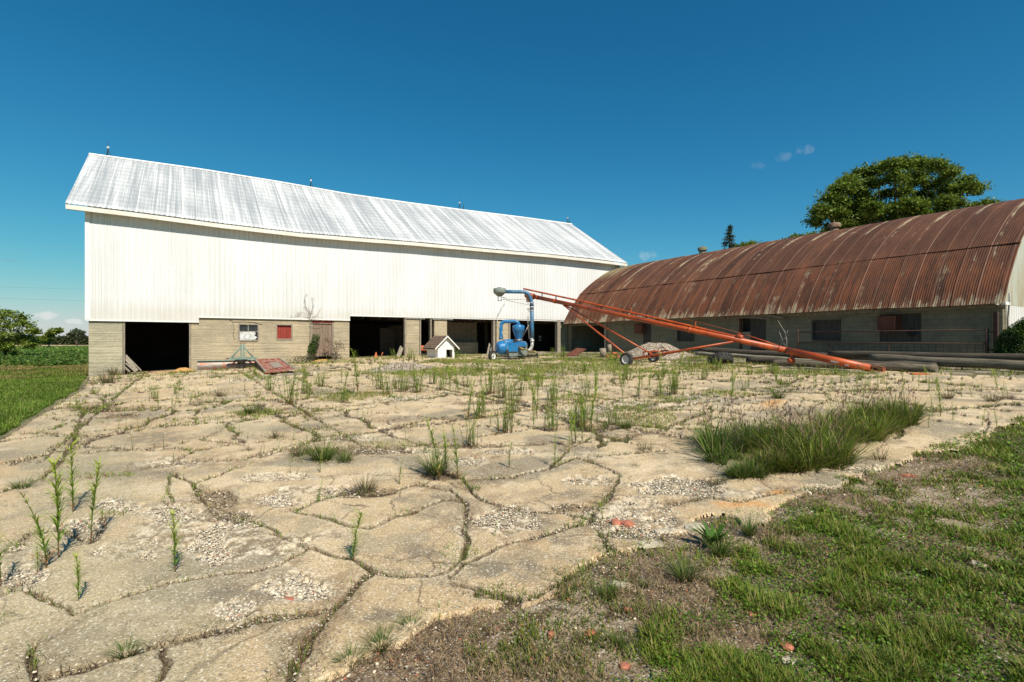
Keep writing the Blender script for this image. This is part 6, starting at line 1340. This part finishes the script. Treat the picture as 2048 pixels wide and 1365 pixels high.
# the great grass clump at right
def big_clump():
    rg = np.random.default_rng(77); cen = G(1600, 905); P = []; Hh = []
    blobs = [(1440, 905, 60, 26, .34), (1500, 895, 70, 24, .34), (1575, 905, 70, 26, .36), (1640, 925, 60, 22, .36), (1620, 890, 80, 26, .36), (1690, 875, 75, 26, .38), (1750, 858, 70, 22, .38), (1790, 845, 45, 16, .36), (1560, 940, 50, 12, .22), (1500, 955, 40, 8, .15)]
    n = 1800; parts = []
    for (px, py, rx, ry, H) in blobs:
        c = G(px, py); ex = G(px+rx, py)-c; ey = G(px, py-ry)-c; nt = 22; ta = rg.uniform(0, 6.28, nt); tr = np.sqrt(rg.random(nt))*.95
        tx = c.x+(ex.x*np.cos(ta)+ey.x*np.sin(ta))*tr; ty = c.y+(ex.y*np.cos(ta)+ey.y*np.sin(ta))*tr; th = H*.86*rg.uniform(.45, 1.3, nt); hue = rg.uniform(.6, 1.4, nt)
        k = rg.integers(0, nt, n); a = rg.uniform(0, 6.28, n); t = rg.random(n)**.8
        X = tx[k]+.06*t*np.cos(a); Y = ty[k]+.06*t*np.sin(a)
        pal = pick([(.085, .14, .012), (.14, .20, .02), (.24, .27, .04), (.36, .27, .11), (.24, .14, .09)], [5, 5, 3, 1.6, 1.2], n, rg)*hue[k][:, None]
        if px < 1530: pal = pal*np.array([.7, .82, .9])
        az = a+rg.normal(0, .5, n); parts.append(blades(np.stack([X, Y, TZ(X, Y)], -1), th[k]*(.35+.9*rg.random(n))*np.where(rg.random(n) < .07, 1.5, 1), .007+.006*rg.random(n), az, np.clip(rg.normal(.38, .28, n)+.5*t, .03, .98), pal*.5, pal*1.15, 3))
    root = thing('grass_clump', 'great dark green clump of tall seeding grass sprawling over the right side of the slab', 'grass clump', cen)
    V = join(parts); o = npmesh('grass_blades', V[0]-np.array(cen), V[1], M['leaf'], V[2], parent=root)
    parts = []; n = 330                      # purple seed heads on thin stalks
    for (px, py, rx, ry, H) in blobs[:8]:
        k = n//14; a = rg.uniform(0, 6.28, k); t = np.sqrt(rg.random(k)); c = G(px, py-3); ex = G(px+rx, py)-G(px, py); ey = G(px, py-ry)-G(px, py)
        X = c.x+(ex.x*np.cos(a)+ey.x*np.sin(a))*t; Y = c.y+(ex.y*np.cos(a)+ey.y*np.sin(a))*t; hh = .36+.26*rg.random(k); Z = TZ(X, Y)
        az = rg.uniform(0, 6.28, k); parts.append(blades(np.stack([X, Y, Z], -1), hh, np.full(k, .004), az, np.full(k, .25), np.tile([[.10, .12, .05]], (k, 1)), np.tile([[.17, .12, .08]], (k, 1)), 2))
        for j in range(5):
            tt = rg.uniform(.82, 1.02, k); out = hh*(.25*tt+.6*.25*tt*tt)*.8; P = np.stack([X+np.cos(az)*out, Y+np.sin(az)*out, Z+hh*tt*.97], -1)
            parts.append(blades(P, np.full(k, .065), np.full(k, .010), az+rg.normal(0, 1.2, k), np.full(k, .7), np.tile([[.20, .12, .09]], (k, 1)), np.tile([[.30, .19, .14]], (k, 1)), 1))
    V = join(parts); npmesh('seed_heads', V[0]-np.array(cen), V[1], M['leaf'], V[2], parent=root)
big_clump()

print('T', round(time.time()-_T0, 1))
# ------------------------------------------------------------------ trees
def foliage(clumps, n_per, size, pal, w, rg, flat=.55, asp=.45, droop=.3):
    C_ = []
    for (x, y, z, r_) in clumps:
        a = rg.normal(size=(n_per, 3)); a /= np.linalg.norm(a, axis=1)[:, None]; C_.append(np.array([x, y, z])+a*[r_, r_, r_*flat]*rg.random((n_per, 1))**.5*rg.choice([.7, 1., 1.35]))
    C_ = np.concatenate(C_); n = len(C_); tone = np.repeat(rg.uniform(.8, 1.25, len(clumps)), n_per)[:, None]
    return leaves(C_, size*(.6+.8*rg.random(n)), pick(pal, w, n, rg)*tone, rg, droop, asp)
def tree(name, label, base, lobes, trunk_h, tr, n_sub, n_leaf, lsize, pal, w, seed, sub_r=.9, group=None, cat='tree'):
    rg = np.random.default_rng(seed); base = Vector(base); root = thing(name, label, cat, base, group)
    mb = MB(); top = base+Vector((0, 0, trunk_h)); mb.tube([base-Vector((0, 0, .3)), base+Vector((.1*tr, 0, trunk_h*.5)), top], [tr*1.2, tr, tr*.8], 10)
    clumps = []
    for (x, y, z, r_) in lobes:
        c = Vector((x, y, z)); st = base+Vector((0, 0, trunk_h*rg.uniform(.75, 1.0))); mid = st.lerp(c, .5)+Vector((rg.normal(0, .3), rg.normal(0, .3), .12*(c-st).length*rg.uniform(-.3, .8)))*1.0
        L_ = [st, st.lerp(mid, .5)+Vector((rg.normal(0, .12), rg.normal(0, .12), .1)), mid, mid.lerp(c, .6), c]; k = min(1, .35+r_/3); mb.tube(L_, [tr*.4*k, tr*.3*k, tr*.2*k, tr*.1*k, tr*.03], 6)
        for j in range(n_sub):
            a = rg.normal(size=3); a /= np.linalg.norm(a); a[2] = abs(a[2])*.9-.25 if rg.random() < .75 else a[2]; q = np.array(c)+a*r_*rg.uniform(.55, 1.05)
            clumps.append((q[0], q[1], q[2], sub_r*rg.uniform(.6, 1.2)))
            if j % 2 == 0: mb.tube([c, Vector(q)], [tr*.06, tr*.02], 4)
    part(mb, 'trunk', M['bark'], root)
    V = foliage(clumps, n_leaf, lsize, pal, w, rg); npmesh('crown', V[0]-np.array(base), V[1], M['leaf'], V[2], parent=root); return root
PT = [(.115, .175, .02), (.17, .235, .03), (.24, .28, .045), (.075, .12, .018)]
T0 = 47.; rg0 = random.Random(3); lobes = []
for (cx, cy, r_) in [(1230, 95, 62), (1320, 85, 60), (1400, 90, 62), (1500, 100, 62), (1590, 140, 48), (1130, 130, 60), (1060, 140, 40), (985, 190, 55), (915, 235, 50), (860, 300, 55), (800, 370, 50), (775, 440, 30), (1000, 260, 70), (1110, 210, 70), (1250, 180, 80), (1400, 190, 85), (1520, 215, 75), (1620, 250, 60), (1700, 235, 45), (1765, 240, 36), (1690, 188, 14), (1560, 320, 75), (1430, 300, 80), (1330, 330, 50), (1010, 370, 60), (900, 390, 65), (1110, 410, 70), (1250, 440, 70), (1400, 400, 80), (1500, 400, 70), (1620, 330, 50), (950, 470, 60), (1050, 480, 60), (870, 470, 40), (1180, 480, 60), (1060, 310, 55), (930, 330, 50), (1200, 270, 40), (1230, 370, 60), (1320, 400, 70), (1120, 350, 50), (1380, 340, 60), (1480, 450, 60), (1000, 430, 50), (1560, 400, 60), (1300, 470, 70), (1300, 260, 50)]:
    for dd in ((0,) if r_ < 45 else (rg0.uniform(-4.5, -1), rg0.uniform(.5, 4.5))):
        q = atT(1380+cx/3.066, 300+cy/3.066, T0+dd); lobes.append((q.x, q.y, q.z, r_*.78/3.066*T0/F))
b0 = atT(1790, 684, T0); tree('walnut_tree', 'broad dark green walnut tree rising behind the rusty arched roof', (b0.x, b0.y, .8), lobes, 8.0, .48, 14, 70, .26, PT, [4, 4, 2, 3], 21, .66)
lobes = []
for (cx, cy, r_) in [(1840, 330, 40), (1780, 345, 36), (1720, 350, 30), (1890, 345, 22)]:
    q = atT(1380+cx/3.066, 300+cy/3.066, 54); lobes.append((q.x, q.y, q.z, r_/3.066*54/F))
b0 = atT(1970, 684, 54); tree('leafy_tree', 'lower green tree crown just right of the walnut, behind the roof', (b0.x, b0.y, .8), lobes, 7, .3, 12, 60, .24, PT, [4, 4, 2, 2], 23, .6)
for (pts, nm, sd) in (([(1492, 494, 10), (1505, 492, 12), (1480, 499, 10)], 'small rounded treetop just right of the spruce behind the roof', 31), ([(1527, 496, 11), (1540, 492, 8)], 'second small treetop right of the spruce behind the roof', 33), ([(1580, 484, 9), (1600, 477, 14), (1625, 474, 12), (1650, 470, 12)], 'dark treetops left of the rusty ventilator', 35)):
    lobes = []; 
    for (px, py, r_) in pts: q = atT(px, py, 58); lobes.append((q.x, q.y, q.z, r_*58/F))
    q = atT(pts[0][0], 684, 58); tree('leafy_tree', nm, (q.x, q.y, .8), lobes, 8, .25, 12, 60, .26, PT, [3, 4, 2, 2], sd, .55)
# spruce
def spruce():
    rg = np.random.default_rng(41); T = 60.; b = atT(1459, 684, T); b.z = .9; topz = atT(1459, 454, T).z; root = thing('spruce_tree', 'narrow pointed blue-green spruce between the two ridge ventilators', 'tree', b)
    part(MB().tube([b, Vector((b.x, b.y, topz-.2))], [.25, .04], 8), 'trunk', M['bark'], root); C_ = []; sz = []
    H = topz-b.z; z = H
    while z > H*.35:
        f = (H-z)/H; rad = .12+f*5.6*(.85+.3*rg.random()); nb = int(7+f*14)
        for k in range(nb):
            a = rg.uniform(0, 6.28); rr = rad*rg.uniform(.75, 1.1); m_ = int(24+rr*22); t = rg.random(m_)**.7
            C_.append(np.stack([b.x+np.cos(a)*rr*t+rg.normal(0, .09, m_), b.y+np.sin(a)*rr*t+rg.normal(0, .09, m_), b.z+z-.25*rr*t+.12*rr*t*t+rg.normal(0, .06, m_)], -1))
        z -= .33+.2*f
    C_ = np.concatenate(C_); n = len(C_); V = leaves(C_, .16+.12*rg.random(n), pick([(.045, .07, .05), (.075, .10, .06), (.10, .11, .06)], [3, 3, 1], n, rg), rg, .2, .35); npmesh('crown', V[0]-np.array(b), V[1], M['leaf'], V[2], parent=root)
spruce()
# round clipped-looking bush at the right edge
def bush():
    rg = np.random.default_rng(51); c = onY(2078, 690, -25.9); b = Vector((c.x, c.y, tz(c.x, c.y))); root = thing('round_bush', 'dark glossy round bush at the right edge beside the shed corner', 'bush', b); n = 42000
    a = rg.normal(size=(n, 3)); a /= np.linalg.norm(a, axis=1)[:, None]; a[:, 2] = np.abs(a[:, 2]); bump_ = 1+.16*(fbm(np.arctan2(a[:, 1], a[:, 0])*2.6+5, a[:, 2]*4, 55, 3)-.5)*2
    R_ = (.62+.38*rg.random(n)**.4)*bump_; P = np.stack([b.x+a[:, 0]*R_*1.0, b.y+a[:, 1]*R_*1.0, b.z+.05+a[:, 2]*R_*1.42], -1)
    V = leaves(P, .03+.035*rg.random(n), pick([(.025, .055, .008), (.05, .11, .012), (.09, .16, .02)], [3, 4, 2], n, rg), rg, -.2, .6); npmesh('foliage', V[0]-np.array(b), V[1], M['leaf'], V[2], parent=root)
    part(MB().tube([b, b+Vector((0, 0, .9))], [.06, .03], 6), 'stem', M['bark'], root)
bush()
# left field trees
def ltree(nm, label, T, pts, tb, seed, ls=.3, sub=.7, pal=PT, w=(2, 4, 4, 1), n_sub=12, nl=55):
    lobes = []; rr = random.Random(seed)
    for (px, py, r_) in pts: q = atT(px, py, T+rr.uniform(-1.5, 1.5)); lobes.append((q.x, q.y, q.z, r_*T/F))
    q = atT(pts[0][0], 684, T); b = (q.x, q.y, tz(q.x, q.y)); tree(nm, label, b, lobes, max(.8, (lobes[0][2]-b[2])*.5), tb, n_sub, nl, ls, pal, list(w), seed, sub)
ltree('walnut_sapling', 'bushy green young tree at the left edge beyond the lawn', 52, [(10, 650, 26), (28, 632, 18), (0, 630, 22), (45, 650, 14), (20, 672, 22), (48, 676, 14), (-25, 650, 30), (30, 690, 18), (5, 692, 16), (62, 690, 9), (68, 662, 6)], .12, 61, .26, .5)
ltree('roadside_tree', 'small yellow-green tree in the hedgerow at left', 120, [(98, 671, 6), (106, 664, 5), (92, 677, 7), (116, 661, 3), (84, 680, 6)], .15, 63, .5, .8)
ltree('distant_tree', 'round dark tree on the horizon just left of the barn', 290, [(153, 665, 5.5), (160, 667, 4.5), (147, 669, 4)], .5, 65, 1.3, 1.6, ((.07, .10, .05), (.10, .13, .07)), (1, 1))
rg = np.random.default_rng(67); n = 26000; X = rg.uniform(-70, 190, n); 
P = np.array([tuple(atT(px, 684, t)) for px, t in zip(X, rg.uniform(318, 328, n))]); hgt = 3.4+2.0*vn(X/7., X*0, 68)+1.5*vn(X/2.3, X*0, 69); P[:, 2] = -.3+hgt*rg.random(n)**.7
V = leaves(P, .7+.9*rg.random(n), pick([(.045, .07, .03), (.075, .10, .04), (.11, .12, .045)], [3, 3, 1.4], n, rg), rg, 0, .7); tag(npmesh('hedgerow', V[0], V[1], M['leaf'], V[2]), 'low dark green hedgerow along the horizon left of the barn', 'hedge', None, 'stuff')

# vines and the brown shrub at the plank door
def vine():
    rg = random.Random(9); b = Vector((9.85, -.12, tz(9.85, 0))); root = thing('dead_vine', 'bare dry vine climbing from the plank door up the white siding', 'vine', b); mb = MB()
    P = lambda px, py: onY(px, py, -.12)
    K = 580+0; f = lambda cx, cy: P(380+cx/6.024, 580+cy/6.024)
    for ln in ([(1450, 860), (1440, 620), (1445, 420), (1440, 330), (1400, 230), (1380, 110), (1398, 60)], [(1440, 330), (1470, 260), (1480, 180), (1465, 100)], [(1440, 350), (1400, 300), (1350, 265), (1290, 285), (1250, 340)], [(1445, 400), (1560, 400), (1610, 370)], [(1450, 360), (1540, 290), (1570, 220)], [(1440, 340), (1330, 320), (1210, 330)], [(1440, 300), (1430, 250), (1400, 210)], [(1450, 470), (1540, 460), (1600, 430)], [(1460, 330), (1530, 320), (1600, 350)]):
        pts = [f(*q)+Vector((rg.uniform(-.03, .03), -rg.uniform(0, .08), rg.uniform(-.02, .02))) for q in ln]; mb.tube(pts, [.012]+[.008]*(len(pts)-2)+[.004], 4)
    part(mb, 'stem', M['twig'], root); r2 = np.random.default_rng(12); C_ = []
    for (cx, cy) in ((1398, 60), (1380, 140), (1410, 210), (1470, 110), (1500, 110), (1440, 260), (1470, 270), (1300, 285), (1320, 290), (1480, 200), (1380, 200), (1215, 320)):
        for _ in range(4): q = f(cx+rg.uniform(-12, 12), cy+rg.uniform(-12, 12)); C_.append(tuple(q))
    C_ = np.array(C_); V = leaves(C_, np.full(len(C_), .06), jit((.10, .07, .05), len(C_), r2), r2, 0, .6); npmesh('dry_leaf', V[0]-np.array(b), V[1], M['leaf'], V[2], parent=root)
    b = Vector((9.9, -.3, tz(9.9, 0))); n = 900; C_ = np.stack([9.72+.42*r2.random(n), -.15-.25*r2.random(n), .95+1.05*r2.random(n)], -1); C_[:, 0] += .12*np.sin(C_[:, 2]*4)
    V = leaves(C_, .05+.05*r2.random(n), pick([(.05, .11, .02), (.09, .16, .03)], [1, 1], n, r2), r2, .3, .7); root = thing('ivy', 'green leafy ivy column at the left side of the plank door', 'climber', b); npmesh('foliage', V[0]-np.array(b), V[1], M['leaf'], V[2], parent=root); part(MB().tube([b, b+Vector((-.02, .1, .9)), b+Vector((.05, .15, 1.6))], .012, 5), 'stem', M['twig'], root)
    b = Vector((11.1, -.6, tz(11.1, -.6))); root = thing('withered_shrub', 'withered shrub with brown leaf clusters before the plank door', 'shrub', b); mb = MB(); g = lambda cx, cy, d=-.6: onY(380+cx/6.024, 580+cy/6.024, d)
    for ln in ([(1760, 880), (1755, 760), (1720, 680), (1650, 610)], [(1760, 860), (1740, 700), (1700, 640)], [(1765, 870), (1780, 740), (1830, 640)], [(1762, 870), (1765, 700), (1770, 630)], [(1758, 860), (1700, 790), (1680, 760)]): mb.tube([g(*q) for q in ln], [.02, .016, .012, .006], 5)
    part(mb, 'stem', M['twig'], root); C_ = []
    for (cx, cy, r_) in ((1640, 680, 45), (1690, 640, 40), (1650, 600, 30), (1820, 650, 50), (1840, 690, 35), (1790, 700, 40), (1720, 730, 40), (1770, 640, 30), (1700, 790, 30)):
        q = g(cx, cy); s = r_/6.024*.031
        for _ in range(60): C_.append((q.x+rg.gauss(0, s*.6), q.y+rg.gauss(0, s*.6), q.z+rg.gauss(0, s*.5)))
    C_ = np.array(C_); n = len(C_); V = leaves(C_, .05+.05*r2.random(n), pick([(.14, .10, .06), (.10, .10, .04), (.06, .045, .03)], [2, 1, 1], n, r2), r2, .4, .5); npmesh('foliage', V[0]-np.array(b), V[1], M['leaf'], V[2], parent=root)
    for (px, py, lab) in ((610, 722, 'low grey-brown scrub at the foot of the tan wall'), ):
        q = G(px, py+6); n = 900; C_ = np.stack([q.x+r2.normal(0, .35, n), q.y+.3+r2.normal(0, .2, n), q.z+.05+.35*r2.random(n)], -1); V = leaves(C_, .05+.05*r2.random(n), pick([(.10, .09, .05), (.07, .10, .03)], [2, 1], n, r2), r2, 0, .4)
        o = npmesh('low_scrub', V[0]-np.array(q), V[1], M['leaf'], V[2]); o.location = q; tag(o, lab, 'scrub')
    # bare twiggy sapling by the gate
    b = onX(1575, 720, 26.4); b.z = tz(26.4, b.y); root = thing('bare_sapling', 'bare pale twiggy sapling at the left end of the wire gate', 'sapling', b); mb = MB(); g = lambda cx, cy: onX(1450+cx/5.85, 560+cy/5.85, 26.4)
    for ln in ([(725, 790), (720, 680), (700, 610), (650, 530), (615, 470)], [(720, 780), (690, 740), (650, 650), (635, 600)], [(715, 780), (660, 730), (640, 700)], [(722, 700), (690, 670)], [(720, 640), (735, 590)]): mb.tube([g(*q) for q in ln], [.018]+[.010]*(len(ln)-2)+[.005], 5)
    part(mb, 'stem', simple('pale_twig', (.42, .38, .32), (.28, .25, .2), 8), root)
vine()
print('T end', round(time.time()-_T0, 1))
